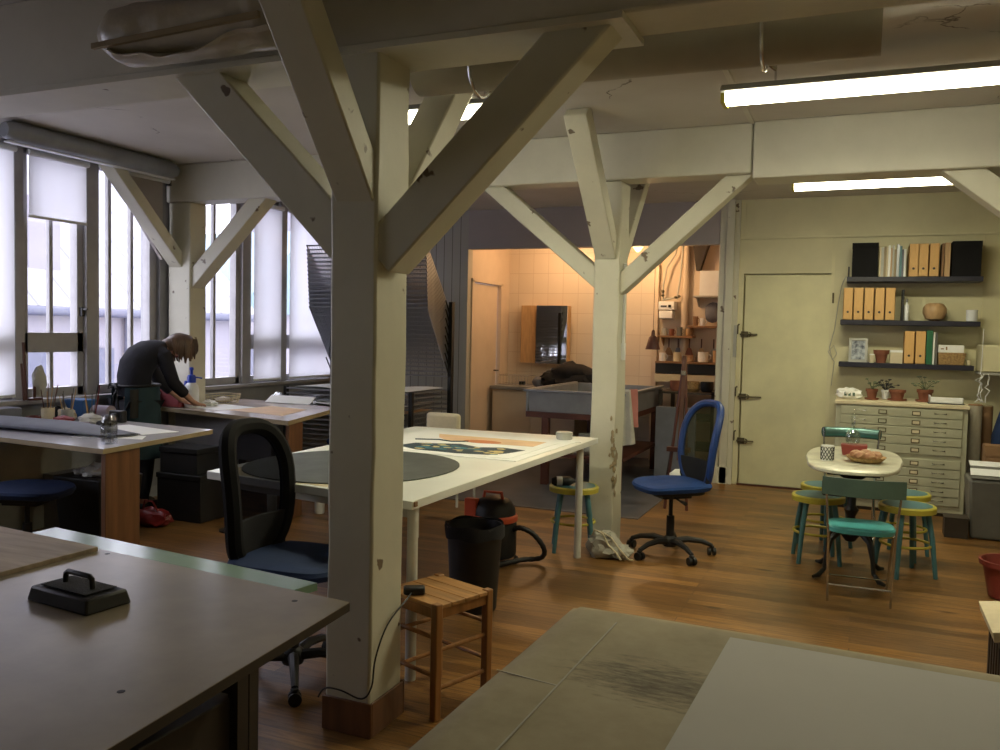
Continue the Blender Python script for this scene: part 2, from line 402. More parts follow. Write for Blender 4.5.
# left window wall: dado, head, solid piers round the post
WT = .22
SILL, HEAD = .93, 2.80
b = MB()
b.box(XL - WT, XL, YF, YB, 0, SILL - .03); b.box(XL - WT, XL, YF, YB, HEAD, ZC)
b.box(XL - WT, XL, YF, .9, SILL - .03, HEAD); b.box(XL - WT, XL, 5.68, 6.16, SILL - .03, HEAD); b.box(XL - WT, XL, 8.35, YB, SILL - .03, HEAD)
struct('wall_left', b, M['sillgrey'])
b = MB(); b.box(XL - .14, XL + .10, .9, 5.68, SILL - .03, SILL); b.box(XL - .14, XL + .06, 6.16, 8.35, SILL - .03, SILL); struct('trim_1', b, M['wincream'])
# solid boarding above the brace at the corner post
b = MB(); b.prism([(5.02, 2.82), (5.66, 2.82), (5.66, 2.06)], XL + .02, XL + .05, mt=Matrix(((0, 0, 1), (1, 0, 0), (0, 1, 0)))); struct('wall_left_infill', b, M['greywall'])
# windows: (y0, y1, [muntin ys], transom)
wins = [(.9, 2.5, [1.43, 1.97], 1), (2.58, 3.3, [2.94], 1), (3.38, 4.30, [3.85], 1), (4.38, 4.92, [4.65], 1), (5.02, 5.66, [5.20, 5.43], 0), (6.16, 6.76, [6.43], 0), (6.88, 7.36, [7.12], 1), (7.46, 8.35, [7.9], 1)]
for i, (y0, y1, ms, tr) in enumerate(wins):
    b = MB(); fw = .055
    b.box(XL - .12, XL - .04, y0 - .04, y0 + fw, SILL, HEAD); b.box(XL - .12, XL - .04, y1 - fw, y1 + .04, SILL, HEAD)
    b.box(XL - .12, XL - .04, y0, y1, SILL, SILL + .07); b.box(XL - .12, XL - .04, y0, y1, HEAD - .06, HEAD)
    if tr: b.box(XL - .12, XL - .04, y0, y1, 1.27, 1.42)
    for m_ in ms: b.box(XL - .10, XL - .06, m_ - .016, m_ + .016, SILL, HEAD)
    wo = struct('window_%d' % (i + 1), b, M['wincream'], bev=.003)
    b = MB(); b.box(XL - .084, XL - .080, y0 + .02, y1 - .02, SILL + .02, HEAD - .02); build('pane', b, M['glass'], wo)
    if i == 3:
        b = MB(); b.box(XL - .04, XL - .012, y1 - .035, y1 - .01, 1.55, 1.62); b.box(XL - .02, XL + .03, y1 - .03, y1 - .015, 1.6, 1.615); build('handle', b, M['black'], wo)
for n, (y0, y1) in enumerate([(2.5, 2.58), (3.3, 3.38), (4.30, 4.38), (4.92, 5.02), (6.76, 6.88), (7.36, 7.46)]):
    b = MB(); b.box(XL - .13, XL + .0, y0, y1, SILL, HEAD); struct('trim_%d' % (n + 2), b, M['wincream'], bev=.004)
# roller blinds
def blind(y0, y1, zb, label, roll=True):
    t = thing('roller_blind', label, 'blind', (XL + .03, (y0 + y1) / 2, zb))
    b = MB(); b.box(XL + .022, XL + .0235, y0 + .01, y1 - .01, zb, 2.72); build('fabric', b, M['blind'], t)
    b = MB(); b.tube([(XL + .03, y0, 2.73), (XL + .03, y1, 2.73)], .022, 12); build('roller', b, M['whiteplas'], t)
    b = MB(); b.box(XL + .016, XL + .03, y0 + .01, y1 - .01, zb - .02, zb); build('bottom_bar', b, M['whiteplas'], t)
blind(3.40, 4.29, .97, 'white roller blind lowered to the sill at the left edge of the view')
blind(4.39, 4.91, 2.28, 'short white roller blind pulled a third of the way down beside the window handle')
blind(6.89, 7.35, .97, 'white roller blind lowered to the sill behind the spray bottle basket')
blind(7.47, 8.30, .97, 'white roller blind lowered behind the wire print rack')
blind(.95, 2.48, 2.3, 'unseen white roller blind rolled mostly up, added to trim daylight from the nearest window')  # out of view, added to hold back daylight from the near post
blind(2.60, 3.29, 1.3, 'white roller blind lowered most of the way at the near window')
t = thing('roller_blind', 'thin empty white roller blind rail above the corner brace', 'blind', (XL + .06, 5.35, 2.68))
b = MB(); b.tube([(XL + .06, 5.0, 2.74), (XL + .06, 5.72, 2.74)], .022, 12); build('roller', b, M['whiteplas'], t)
b = MB(); b.box(XL + .03, XL + .09, 5.72, 5.735, 2.70, 2.79); build('bracket', b, M['black'], t)
# long half-round housing over the windows
t = thing('strip_light', 'long unlit grey half-round ceiling fitting above the left windows', 'light fitting', (-5.42, 4.9, 2.72))
b = MB(); b.tube([(-5.42, 4.05, 2.80), (-5.42, 4.12, 2.80), (-5.42, 5.55, 2.80), (-5.42, 5.62, 2.80)], [.05, .075, .075, .05], 16); build('housing', b, M['greysteel'], t)
b = MB(); b.box(-5.46, -5.40, 4.08, 5.6, 2.722, 2.732); build('diffuser', b, M['whiteplas'], t)
# back wall
b = MB(); b.box(XL, KXL, YB, YB + .12, 0, ZC); struct('wall_back_left', b, M['boards'])
b = MB(); b.box(KXL, -1.37, YB, YB + .10, 2.44, ZC); struct('wall_back_soffit', b, M['greywall'])
b = MB(); b.box(-1.37, -1.17, YB - .02, YB + .16, 0, ZC); b.box(-1.30, -1.22, YB - .05, YB - .02, 0, ZC); struct('wall_back_pier', b, M['timber'], bev=.006)
b = MB()
b.box(-1.17, XR, YB + .06, YB + .18, 0, ZC)
b.box(-1.17, -1.12, YB, YB + .06, 0, ZC); b.box(-.27, XR, YB, YB + .06, 0, 2.49); b.box(-1.12, -.27, YB, YB + .06, 2.14, 2.49); b.box(-1.17, XR, YB + .01, YB + .06, 2.49, ZC)
struct('wall_back', b, M['wall'])
b = MB(); b.box(-1.17, XR, YB - .022, YB + .01, 2.48, 2.50); struct('trim_8', b, M['wall'], bev=.004)
b = MB(); b.box(-.30, -.27, YB - .006, YB, 0, 2.49); b.box(.99, 1.0, YB - .006, YB, 1.2, 2.49); struct('trim_9', b, M['wall'])
# door
b = MB(); b.box(-1.105, -.285, YB + .005, YB + .045, .015, 2.125); dr = struct('door_1', b, M['door'], bev=.004)
for z, L in ((1.53, .05), (.90, .11), (.45, .05)):
    b = MB(); b.box(-1.13, -1.06, YB - .012, YB + .002, z - .03, z + .03); b.tube([(-1.16, YB - .03, z), (-1.16, YB - .03, z + .09), (-1.15, YB - .012, z + .1)], .008, 6)
    b.tube([(-1.14, YB - .02, z), (-1.14 + .12 + L, YB - .02, z)], .008, 8); b.tube([(-1.05, YB - .02, z - .02), (-1.03, YB - .045, z - .01), (-1.03, YB - .045, z + .015), (-1.05, YB - .02, z + .02)], .006, 6)
    build('latch', b, [M['brass']], dr)
for z in (1.85, .3):
    b = MB(); b.tube([(-.275, YB - .008, z), (-.275, YB - .008, z + .1)], .009, 8); build('hinge', b, M['brass'], dr)
b = MB(); b.box(-1.2, -1.17, YB - .03, YB, 1.3, 1.62); struct('trim_11', b, M['steel'])
b = MB(); b.box(-1.12, -.285, YB - .03, YB, 0, .015); struct('trim_10', b, M['darkwood'])
# kitchen recess
b = MB(); b.box(KXL - .1, KXR + .1, KY, KY + .12, 0, 2.8); struct('wall_kitchen_back', b, M['tile'])
b = MB(); b.box(KXL - .12, KXL, YB + .12, 9.02, 0, 2.72); b.box(KXL - .12, KXL, 9.02, 9.85, 2.08, 2.72); b.box(KXL - .12, KXL, 9.85, KY, 0, 2.72); struct('wall_kitchen_left', b, M['kwall'])
b = MB(); b.box(KXR - .02, KXR + .1, YB + .16, KY, 0, 2.72); struct('wall_kitchen_right', b, M['kwall'])
b = MB(); b.box(KXL - .07, KXL - .03, 9.04, 9.83, .01, 2.07); dd = struct('door_2', b, M['kwall'], bev=.003)
b = MB(); b.tube([(KXL - .03, 9.76, 1.02), (KXL + .03, 9.76, 1.02), (KXL + .03, 9.68, 1.02)], .009, 8); build('handle', b, M['brass'], dd)
b = MB(); b.box(KXL - .02, KXL + .02, 8.98, 9.03, 0, 2.10); b.box(KXL - .02, KXL + .02, 9.84, 9.89, 0, 2.10); b.box(KXL - .02, KXL + .02, 8.98, 9.89, 2.08, 2.12); struct('trim_12', b, M['kwall'])
b = MB(); b.box(-2.30, -2.24, 10.02, KY, 0, 2.72); struct('trim_13', b, M['kwall'], bev=.003)
b = MB(); b.box(-2.24, KXR, 10.10, KY, .0, 2.72); struct('wall_kitchen_boards', b, M['kwall'])
b = MB(); b.box(KXL, -1.62, 6.75, 8.9, 0, .006); b.box(KXL, KXR, 8.9, KY, 0, .006); struct('floor_kitchen', b, M['kfloor'])
# skirting
b = MB(); b.box(-.27, XR, YB - .018, YB, 0, .1); struct('baseboard_back', b, M['wall'])
b = MB(); b.box(XL, XL + .02, YF, YB, 0, .1); struct('baseboard_left', b, M['sillgrey'])
b = MB(); b.box(-1.39, -1.17, YB - .05, YB - .02, 0, .17); struct('baseboard_pier', b, M['timber'])

# ------------------------------------------------------------------ timber frame
b = MB(); b.box(XL, XR, 2.62, 2.86, 2.50, ZC); bm1 = build('ceiling_beam', b, M['timber2'], bev=.012); tag(bm1, 'heavy painted ceiling beam nearest the camera, carried by the near post', 'beam')
b = MB(); b.box(XL, -.72, 2.60, 2.88, 2.478, 2.50); build('bearing_plank', b, M['timber2'], bm1)
b = MB(); b.box(-5.62, -.70, 5.72, 5.94, 2.56, ZC); bm2 = build('ceiling_beam', b, M['timber2'], bev=.01); tag(bm2, 'painted ceiling beam over the far post', 'beam')
b = MB(); b.box(-.69, XR, 5.69, 5.97, 2.52, ZC); bm3 = build('ceiling_beam', b, M['timber2'], bev=.01); tag(bm3, 'boxed-in continuation of the far beam, right of the far post', 'beam')
b = MB(); b.box(-.72, -.69, 2.86, 5.72, ZC - .008, ZC); struct('trim_14', b, M['timber2'])

def post(name, x0, x1, y0, y1, label, braces, base=True, top=2.5):
    t = thing(name, label, 'post', ((x0 + x1) / 2, (y0 + y1) / 2, 0))
    b = MB()
    nz = 14; rnd = random.Random(int(abs(x0 * 100)))
    # slightly irregular hewn shaft
    rings = []
    for k in range(nz + 1):
        z = top * k / nz; j = lambda: rnd.uniform(-.004, .004)
        rings.append([b.bm.verts.new((x + j(), y + j(), z)) for x, y in ((x0, y0), (x1, y0), (x1, y1), (x0, y1))])
    for A, B in zip(rings, rings[1:]):
        for q in range(4): b._f([A[q], A[(q + 1) % 4], B[(q + 1) % 4], B[q]])
    b._f(rings[0][::-1]); b._f(rings[-1])
    build('shaft', b, M['timber'], t, bev=.01)
    for a, c, wd, ht, up in braces:
        b = MB(); b.beam(a, c, wd, ht, up); build('brace', b, M['timber'], t, bev=.008)
    if base:
        b = MB(); b.box(x0 - .010, x1 + .010, y0 - .010, y0, 0, .13); b.box(x0 - .010, x0, y0, y1, 0, .13); b.box(x1, x1 + .010, y0, y1, 0, .13); b.box(x0 - .010, x1 + .010, y1, y1 + .010, 0, .13)
        build('skirting_block', b, M['brownwood'], t, bev=.004)
    return t
yc = 2.76
p1 = post('timber_post', -1.80, -1.605, 2.63, 2.86, 'near white timber post with four braces in the foreground', [
    ((-1.74, yc - .04, 1.80), (-2.52, yc - .04, 2.56), .16, .165, (0, 1, 0)),
    ((-1.62, yc - .04, 1.76), (-.80, yc - .04, 2.56), .16, .15, (0, 1, 0)),
    ((-1.70, 2.72, 1.93), (-1.70, 1.99, 2.86), .11, .16, (1, 0, 0)),
    ((-1.68, 2.84, 1.93), (-1.68, 3.62, 2.86), .11, .15, (1, 0, 0))])
yc = 5.87
p2 = post('timber_post', -1.745, -1.56, 5.76, 5.98, 'far white timber post standing by the kitchen, paint chipped at its foot', [
    ((-1.70, yc - .02, 1.86), (-2.60, yc - .02, 2.61), .12, .15, (0, 1, 0)),
    ((-1.60, yc - .02, 1.82), (-.74, yc - .02, 2.60), .12, .13, (0, 1, 0)),
    ((-1.665, 5.80, 2.06), (-1.665, 5.04, 2.87), .12, .15, (1, 0, 0)),
    ((-1.63, 5.94, 2.06), (-1.63, 6.72, 2.87), .10, .13, (1, 0, 0))], base=False, top=2.56)
b = MB(); b.box(-1.56, -1.54, 5.85, 5.90, 1.32, 1.44); b.box(-1.56, -1.545, 5.865, 5.885, 1.44, 2.0); build('switch_box', b, M['whiteplas'], p2)
b = MB()
for k in range(16): b.blob((-1.562 - random.random() ** 2 * .05, 5.757, random.gauss(.64, .10)), (random.uniform(.006, .014), .003, random.uniform(.008, .028)), .7, 3, k, 2)
for k in range(16): b.blob((-1.558, 5.762 + random.random() ** 2 * .08, random.gauss(.60, .12)), (.003, random.uniform(.008, .018), random.uniform(.012, .035)), .7, 3, k, 2)
tag(build('chipped_wood_patch', b, M['edge'], p2), kind='stuff')
p3 = post('timber_post', -5.60, -5.36, 5.73, 5.93, 'corner timber post between the two banks of windows', [
    ((-5.46, yc - .04, 1.82), (-4.62, yc - .04, 2.61), .13, .15, (0, 1, 0)),
    ((-5.52, 5.78, 2.02), (-5.52, 4.95, 2.84), .10, .14, (1, 0, 0))], base=False, top=2.56)
# right-hand post outside the frame whose brace comes into view
p4 = post('timber_post', 1.72, 1.92, 5.73, 5.93, 'post beyond the right edge, its brace sloping down from the far beam', [
    ((1.76, yc - .04, 1.50), (.42, yc - .04, 2.60), .15, .17, (0, 1, 0))], base=False, top=2.52)

# plastic-wrapped bundle tied under the beam, left of the near post
t = thing('wrapped_bundle', 'roll wrapped in dusty clear plastic lying against the near beam at top left', 'bundle', (-2.4, 2.47, 2.50))
b = MB()
def bun(u, v):
    x = -2.70 + .86 * u; a = 2 * PI * v; k = 1 + .07 * noise.noise(Vector((x * 7, math.cos(a) * 2, math.sin(a) * 2))) + .04 * noise.noise(Vector((x * 20, math.cos(a) * 5, math.sin(a) * 5)))
    e = min(1, .55 + 5 * min(u, 1 - u)); return (x, 2.47 + .13 * k * e * math.cos(a), 2.585 + .105 * k * e * math.sin(a))
rings = [[b.bm.verts.new(bun(i / 30, j / 24)) for j in range(24)] for i in range(31)]
for A, B in zip(rings, rings[1:]):
    for k in range(24): b._f([A[k], A[(k + 1) % 24], B[(k + 1) % 24], B[k]])
b._f(rings[0]); b._f(rings[-1][::-1]); build('plastic_wrap', b, M['plasticwrap'], t)
b = MB(); b.beam((-2.66, 2.345, 2.52), (-1.90, 2.345, 2.545), .016, .02); build('wooden_batten', b, M['edge'], t)
b = MB(); b.sheet(lambda u, v: (-2.62 + .74 * u, 2.36 + .12 * v, 2.515 - .06 * math.sin(PI * min(1, u * 1.2)) * (1 - v) - .02 * noise.noise(Vector((u * 6, v * 3, 0)))), 24, 6, .002); build('loose_plastic', b, M['plasticwrap'], t)
# long rolled tube on hooks behind the near beam
t = thing('paper_roll', 'long grey cardboard roll hung on hooks behind the near beam', 'roll', (-.83, 3.16, 2.46))
b = MB(); b.tube([(-1.70, 3.10, 2.54), (.02, 3.10, 2.525)], .088, 24); build('roll', b, M['cardtube'], t)
for x in (-1.43, -.35):
    b = MB(); pts = [(x, 2.99, ZC - .002), (x, 2.99, 2.56)] + [(x, 3.10 - .105 * math.cos(a), 2.53 - .105 * math.sin(a)) for a in [0, .5, 1.0, 1.57, 2.1, 2.6]] + [(x + .03, 3.21, 2.455)]
    b.tube(pts, .007, 6); build('hook', b, M['chrome'], t)
# red bucket-like thing at top edge
b = MB(); b.lathe([(.045, 0), (.052, .02), (.066, .10), (.07, .16), (.03, .165), (.01, .21)], (-.745, 3.15, 2.665), 18)
o = build('hanging_bell', b, M['red'], loc=(-.745, 3.15, 2.665)); tag(o, 'dark red metal bell-shaped fitting hanging from the ceiling at the top edge', 'bell')

# ------------------------------------------------------------------ fluorescent lights
def strip(x0, x1, y, z, label):
    t = thing('strip_light', label, 'light fitting', ((x0 + x1) / 2, y, z))
    YZ = Matrix(((0, 0, 1), (1, 0, 0), (0, 1, 0)))
    b = MB(); b.prism([(-.105, .040), (-.060, .075), (.060, .075), (.105, .040), (.10, .036), (-.10, .036)], x0, x1, mt=YZ, c=(0, y, z)); build('housing', b, M['bluish'], t, bev=.002)
    b = MB(); b.prism([(-.062, .038), (.062, .038), (.050, -.002), (.0, -.012), (-.050, -.002)], x0 + .02, x1 - .02, mt=YZ, c=(0, y, z)); build('glowing_diffuser', b, M['tube'], t)
    for xa, xb in ((x0, x0 + .02), (x1 - .02, x1)):
        b = MB(); b.box(xa, xb, y - .065, y + .065, z - .012, z + .045); build('end_cap', b, M['yellow'], t)
    for xx in (x0 + .25, x1 - .25):
        b = MB(); b.tube([(xx, y, z + .07), (xx, y, ZC)], .006, 6); build('hanger', b, M['chrome'], t)
    return t
strip(-.69, .86, 4.40, 2.665, 'lit fluorescent strip light nearest the camera at upper right')
strip(-.56, .60, 7.18, 2.68, 'lit fluorescent strip light above the cafe table')
strip(-2.75, -1.68, 4.25, 2.67, 'lit fluorescent strip light glimpsed between the braces of the near post')

# ------------------------------------------------------------------ tables
def quad_table(name, label, pts, ztop, th, top_mat, edge_mat, legs=None, leg_mat=None, legsize=(.06, .06), group=None, rail=None):
    """pts: four corners, counter-clockwise"""
    cx = sum(p[0] for p in pts) / 4; cy = sum(p[1] for p in pts) / 4
    t = thing(name, label, 'table', (cx, cy, 0))
    b = MB(); b.prism(pts, ztop - th, ztop - .002); build('core_board', b, edge_mat, t)
    b = MB(); b.prism(pts, ztop - .002, ztop); build('table_top', b, top_mat, t)
    for x, y in (legs or []):
        b = MB(); b.box(x - legsize[0] / 2, x + legsize[0] / 2, y - legsize[1] / 2, y + legsize[1] / 2, 0, ztop - th); build('leg', b, leg_mat, t, bev=.004)
    return t
# near-left work table
LT = [(-3.4, .30), (-1.075, .30), (-1.198, 1.857), (-3.4, 2.055)]
t = quad_table('work_table', 'large grey laminate work table in the left foreground', LT, .79, .024, M['laminate'], M['edgedark'])
for x, y in ((-1.50, 1.76), (-2.9, 1.80), (-2.9, .6)):
    b = MB(); b.box(x - .03, x + .03, y - .03, y + .03, 0, .766); build('leg', b, M['edgedark'], t, bev=.004)
b = MB(); b.box(-2.9, -1.40, 1.72, 1.76, .70, .765); build('apron', b, M['edgedark'], t)
b = MB()
for cx, cy in ((-2.115, 1.915), (-1.33, 1.80), (-1.29, 1.2)): b.lathe([(.008, .788), (.008, .7904), (.006, .7906)], (cx, cy, 0), 12)
build('screw_hole', b, M['black'], t)
# cabinet and boards stored beneath it
t = thing('plan_chest', 'dark low plan chest with pale drawer fronts under the near grey table', 'chest', (-1.7, 1.2, 0))
b = MB(); b.box(-2.25, -1.42, .5, 1.68, .04, .57); build('body', b, M['edgedark'], t, bev=.004)
for z in (.08, .25):
    b = MB(); b.box(-1.42, -1.405, .55, 1.60, z, z + .15); build('drawer', b, M['steel'], t, bev=.003)
b = MB(); b.box(-1.425, -1.395, 1.66, 1.70, 0, .66); build('corner_post', b, M['edgedark'], t)
b = MB(); b.obox((-1.76, 1.05, .581), (.58, .9, .02), rotm('Z', .1)); o = build('stored_board', b, M['cardtube'], bev=.002); tag(o, 'pale board lying flat on the plan chest under the near grey table', 'board')
b = MB(); b.obox((-1.77, .95, .598), (.5, .6, .012), rotm('Z', -.15)); o = build('stored_board', b, M['oak'], bev=.002); tag(o, 'yellowish thin board on top of the pale board under the near grey table', 'board')
# plywood board on it
b = MB(); b.prism([(-3.3, 1.10), (-2.185, 1.20), (-2.165, 1.925), (-3.3, 2.03)], .79, .804); o = build('plywood_board', b, [M['plywood']], bev=.002); tag(o, 'scratched brown plywood board lying at the left end of the near grey table', 'board')
# table behind with green glass edge
t = quad_table('side_table', 'low table with a pale green glass top just behind the near grey table', [(-2.6, 1.995), (-1.42, 1.895), (-1.40, 2.00), (-2.6, 2.13)], .775, .022, M['greenstrip'], M['greenstrip'])
for x, y in ((-2.5, 2.06), (-1.62, 1.975)):
    b = MB(); b.box(x - .02, x + .02, y - .02, y + .02, 0, .753); build('leg', b, M['edgedark'], t)
# black tool with handle
t = thing('sanding_block', 'black plastic block with a raised handle on the near grey table', 'tool', (-1.81, 1.55, .79), R(-6))
b = MB(); b.hexa([(-.12, -.065, 0), (.12, -.065, 0), (.12, .065, 0), (-.12, .065, 0), (-.112, -.057, .038), (.112, -.057, .038), (.112, .057, .038), (-.112, .057, .038)]); build('block', b, M['black'], t, w=False, bev=.006)
b = MB(); b.box(-.088, .088, -.045, .045, .04, .043); build('top_plate', b, M['blackmat'], t, w=False, bev=.001)
b = MB(); b.tube([(-.055, 0, .04), (-.052, 0, .066), (-.042, 0, .072), (.042, 0, .072), (.052, 0, .066), (.055, 0, .04)], .007, 10); build('handle', b, M['black'], t, w=False)

# covered table at the front right
RT = [(-.66, .35), (1.7, .35), (1.7, 2.06), (-.60, 2.13)]
t = thing('covered_table', 'table in the right foreground under a sheet of stained packing card', 'table', (.4, 1.2, 0))
b = MB(); b.prism([(-.72, .42), (1.66, .42), (1.66, 2.02), (-.56, 2.08)], .72, .775); build('table_top', b, M['edge'], t, bev=.01)
for x, y in ((-.45, 1.75), (1.5, 1.9), (-.45, .6), (1.5, .6)):
    b = MB(); b.box(x - .03, x + .03, y - .03, y + .03, 0, .72); build('leg', b, M['edgedark'], t)
m, nt, out = nodes('stained_packing_card')
bs = N(nt, 'ShaderNodeBsdfPrincipled', Roughness=.75); v = coords(nt)
n1 = N(nt, 'ShaderNodeTexNoise', Scale=2.0, Detail=7.0, Roughness=.7); nt.links.new(v, n1.inputs['Vector'])
c1 = ramp(nt, n1.outputs['Fac'], [(.3, (.22, .18, .10)), (.55, (.34, .29, .18)), (.75, (.42, .37, .25))])
# brushed dark stain around (-.22, 1.66), streaked along x
mp = nt.nodes.new('ShaderNodeMapping'); tc = nt.nodes.new('ShaderNodeTexCoord'); nt.links.new(tc.outputs['Object'], mp.inputs['Vector'])
mp.vector_type = 'TEXTURE'; mp.inputs['Location'].default_value = (-.745, .50, 0); mp.inputs['Rotation'].default_value = (0, 0, -.12); mp.inputs['Scale'].default_value = (.30, .17, 1)
ln = N(nt, 'ShaderNodeVectorMath', operation='LENGTH'); nt.links.new(mp.outputs[0], ln.inputs[0])
n2 = N(nt, 'ShaderNodeTexNoise', Scale=5.0, Detail=8.0, Roughness=.8); nt.links.new(coords(nt, (2, 9, 1), (0, 0, .3)), n2.inputs['Vector'])
ad = N(nt, 'ShaderNodeMath', operation='MULTIPLY_ADD'); nt.links.new(n2.outputs['Fac'], ad.inputs[0]); ad.inputs[1].default_value = 1.5; nt.links.new(ln.outputs['Value'], ad.inputs[2])
st = ramp(nt, ad.outputs[0], [(.0, (.42, .42, .36)), (1.0, (.42, .42, .36))])
ms = nt.nodes.new('ShaderNodeMapRange'); nt.links.new(ad.outputs[0], ms.inputs['Value']); ms.inputs['From Min'].default_value = 1.45; ms.inputs['From Max'].default_value = 1.8; ms.inputs['To Min'].default_value = 1; ms.inputs['To Max'].default_value = 0
mxx = N(nt, 'ShaderNodeMix', data_type='RGBA'); nt.links.new(ms.outputs[0], mxx.inputs[0]); nt.links.new(c1, mxx.inputs[6]); mxx.inputs[7].default_value = (.075, .055, .025, 1)
# patches: voronoi big cells slightly varied (overlapping pieces of card)
nt.links.new(mxx.outputs[2], bs.inputs['Base Color']); nt.links.new(bs.outputs[0], out.inputs['Surface'])
M['card'] = m
def cover(u, v):
    x = -.72 + 2.40 * u; y = .38 + (1.76 - .06 * u) * v
    e = min(u * 2.38, (1 - v) * 1.7 - .0)
    z = .786 + .003 * noise.noise(Vector((x * 3, y * 3, 0)))
    if e < .05: z -= ((.05 - e) / .05) ** 2 * .02
    return (x + .04 * v, y, z)
b = MB(); b.sheet(cover, 80, 60, .004)
build('packing_card', b, M['card'], t, lab='brown stained packing card cover')
b = MB()
b.beam((-.53, 2.02, .7895), (-.55, 1.0, .7895), .004, .0015)
build('tape_seam', b, M['cardtube'], t)
b = MB(); b.beam((-.68, 1.62, .7893), (-.54, 1.60, .7893), .004, .0015); build('tape_seam', b, M['cardtube'], t)
def shp(u, v):
    ax, ay, bx, by = -.257, 2.022, .75, 1.98; cx_, cy_ = -.30, .9
    x = ax + (1.2) * u + (cx_ - ax) * v; y = ay - .035 * u - 1.1 * v
    return (x, y, .7955 + .002 * noise.noise(Vector((x * 2, y * 2, 1))))
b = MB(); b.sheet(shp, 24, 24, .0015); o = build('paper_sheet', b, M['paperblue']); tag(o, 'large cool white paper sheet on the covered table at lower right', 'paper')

# white print table between the posts
t = thing('print_table', 'long white work table with round metal legs behind the near post', 'table', (-2.3, 4.4, 0))
b = MB(); b.prism([(-2.92, 3.24), (-1.69, 3.08), (-1.635, 5.60), (-3.02, 5.52)], .752, .79); build('table_top', b, M['whitemelam'], t, bev=.003)
for x, y in ((-1.73, 3.16), (-2.84, 3.34), (-1.70, 5.40), (-2.92, 5.38)):
    b = MB(); b.tube([(x, y, 0), (x, y, .752)], .024, 14); build('leg', b, M['whitemetal'], t)
b = MB(); b.box(-1.689, -1.68, 3.09, 3.11, .765, .785); build('corner_clip', b, M['brown'], t)
b = MB(); b.beam((-2.84, 3.34, .725), (-1.73, 3.17, .725), .03, .05); build('rail', b, M['whitemetal'], t)
b = MB(); b.box(-2.88, -1.74, 5.36, 5.39, .70, .75); build('rail', b, M['whitemetal'], t)
# prints
b = MB(); b.prism([(-2.780, 4.32), (-1.720, 4.30), (-1.690, 5.28), (-2.820, 5.36)], .790, .795); o = build('paper_sheet', b, M['paper']); tag(o, 'wide white backing paper under the colourful print on the white table', 'paper')
t = thing('art_print', 'colourful print with an orange shape and dark patchwork on the white table', 'print', (-2.220, 4.7, .795))
b = MB(); b.prism([(-2.720, 4.36), (-1.780, 4.35), (-1.760, 5.16), (-2.740, 5.20)], .795, .7975); build('sheet', b, M['paper'], t)
b = MB(); rnd = random.Random(3)
b.prism([(-2.420, 4.86), (-1.840, 4.88), (-1.840, 5.12), (-2.620, 5.14), (-2.540, 4.98)], .7975, .7985); build('peach_field', b, M['inkpeach'], t)
b = MB(); b.prism([(-2.20 + x, 4.92 + y) for x, y in superell(.13, .07, 2, 18)], .7985, .7992); build('orange_shape', b, M['inkorange'], t)
b = MB(); b.tube([(-2.620, 4.80, .799), (-2.480, 4.86, .799), (-2.370, 4.82, .799), (-2.280, 4.88, .799)], .006, 5); build('ink_line', b, M['printart'], t)
b = MB(); b.prism([(-2.580, 4.50), (-2.400, 4.40), (-2.120, 4.38), (-1.940, 4.42), (-1.870, 4.52), (-1.820, 4.70), (-1.980, 4.74), (-2.120, 4.68), (-2.280, 4.76), (-2.420, 4.70), (-2.540, 4.66)], .7975, .7982)
build('dark_patch', b, M['printart'], t)
for nm, mm, k in (('cream_patch', 'inkcream', 24), ('teal_patch', 'inkteal', 18)):
    b = MB()
    for i in range(k):
        cx, cy = rnd.uniform(-2.50, -1.88), rnd.uniform(4.44, 4.68); a = rnd.random() * 6
        b.prism([(cx + rnd.uniform(.015, .045) * math.cos(a + q * 1.25), cy + rnd.uniform(.01, .03) * math.sin(a + q * 1.25)) for q in range(5)], .7982, .7988 + i * .00003)
    build(nm, b, M[mm], t)
b = MB(); pts = superell(.53, .55, 2.1, 48)
b.prism([(max(-2.98, -2.40 + x), 3.74 + y + .04 * x) for x, y in pts], .7915, .797); o = build('oval_mat', b, M['slate'], bev=.001); tag(o, 'dark grey oval mat on the white table, crossing behind the near post', 'mat')
b = MB(); rnd = random.Random(5)
P = [(-2.86, 3.26)] + [(-2.84 + i * .05, 3.265 - i * .0065 - rnd.random() * .022) for i in range(17)] + [(-2.0, 3.5), (-2.86, 3.5)]
b.prism(P, .7901, .7909); o = build('torn_paper', b, M['cream']); tag(o, 'ragged-edged cream paper under the grey oval mat on the white table', 'paper')
t = thing('tin', 'small round grey tin at the far right end of the white table', 'tin', (-1.80, 5.36, .79))
b = MB(); b.lathe([(.050, .796), (.054, .80), (.054, .832), (.05, .836), (.0, .836)], (-1.80, 5.36, 0), 24); build('body', b, M['steel'], t)
b = MB(); b.lathe([(.056, .826), (.056, .842), (.05, .845)], (-1.80, 5.36, 0), 24); build('lid', b, M['steel'], t)
b = MB(); b.obox((-1.78, 5.34, .793), (.2, .2, .004), rotm('Z', .3)); o = build('paper_square', b, M['paper']); tag(o, 'small square of white card beneath the grey tin', 'card')

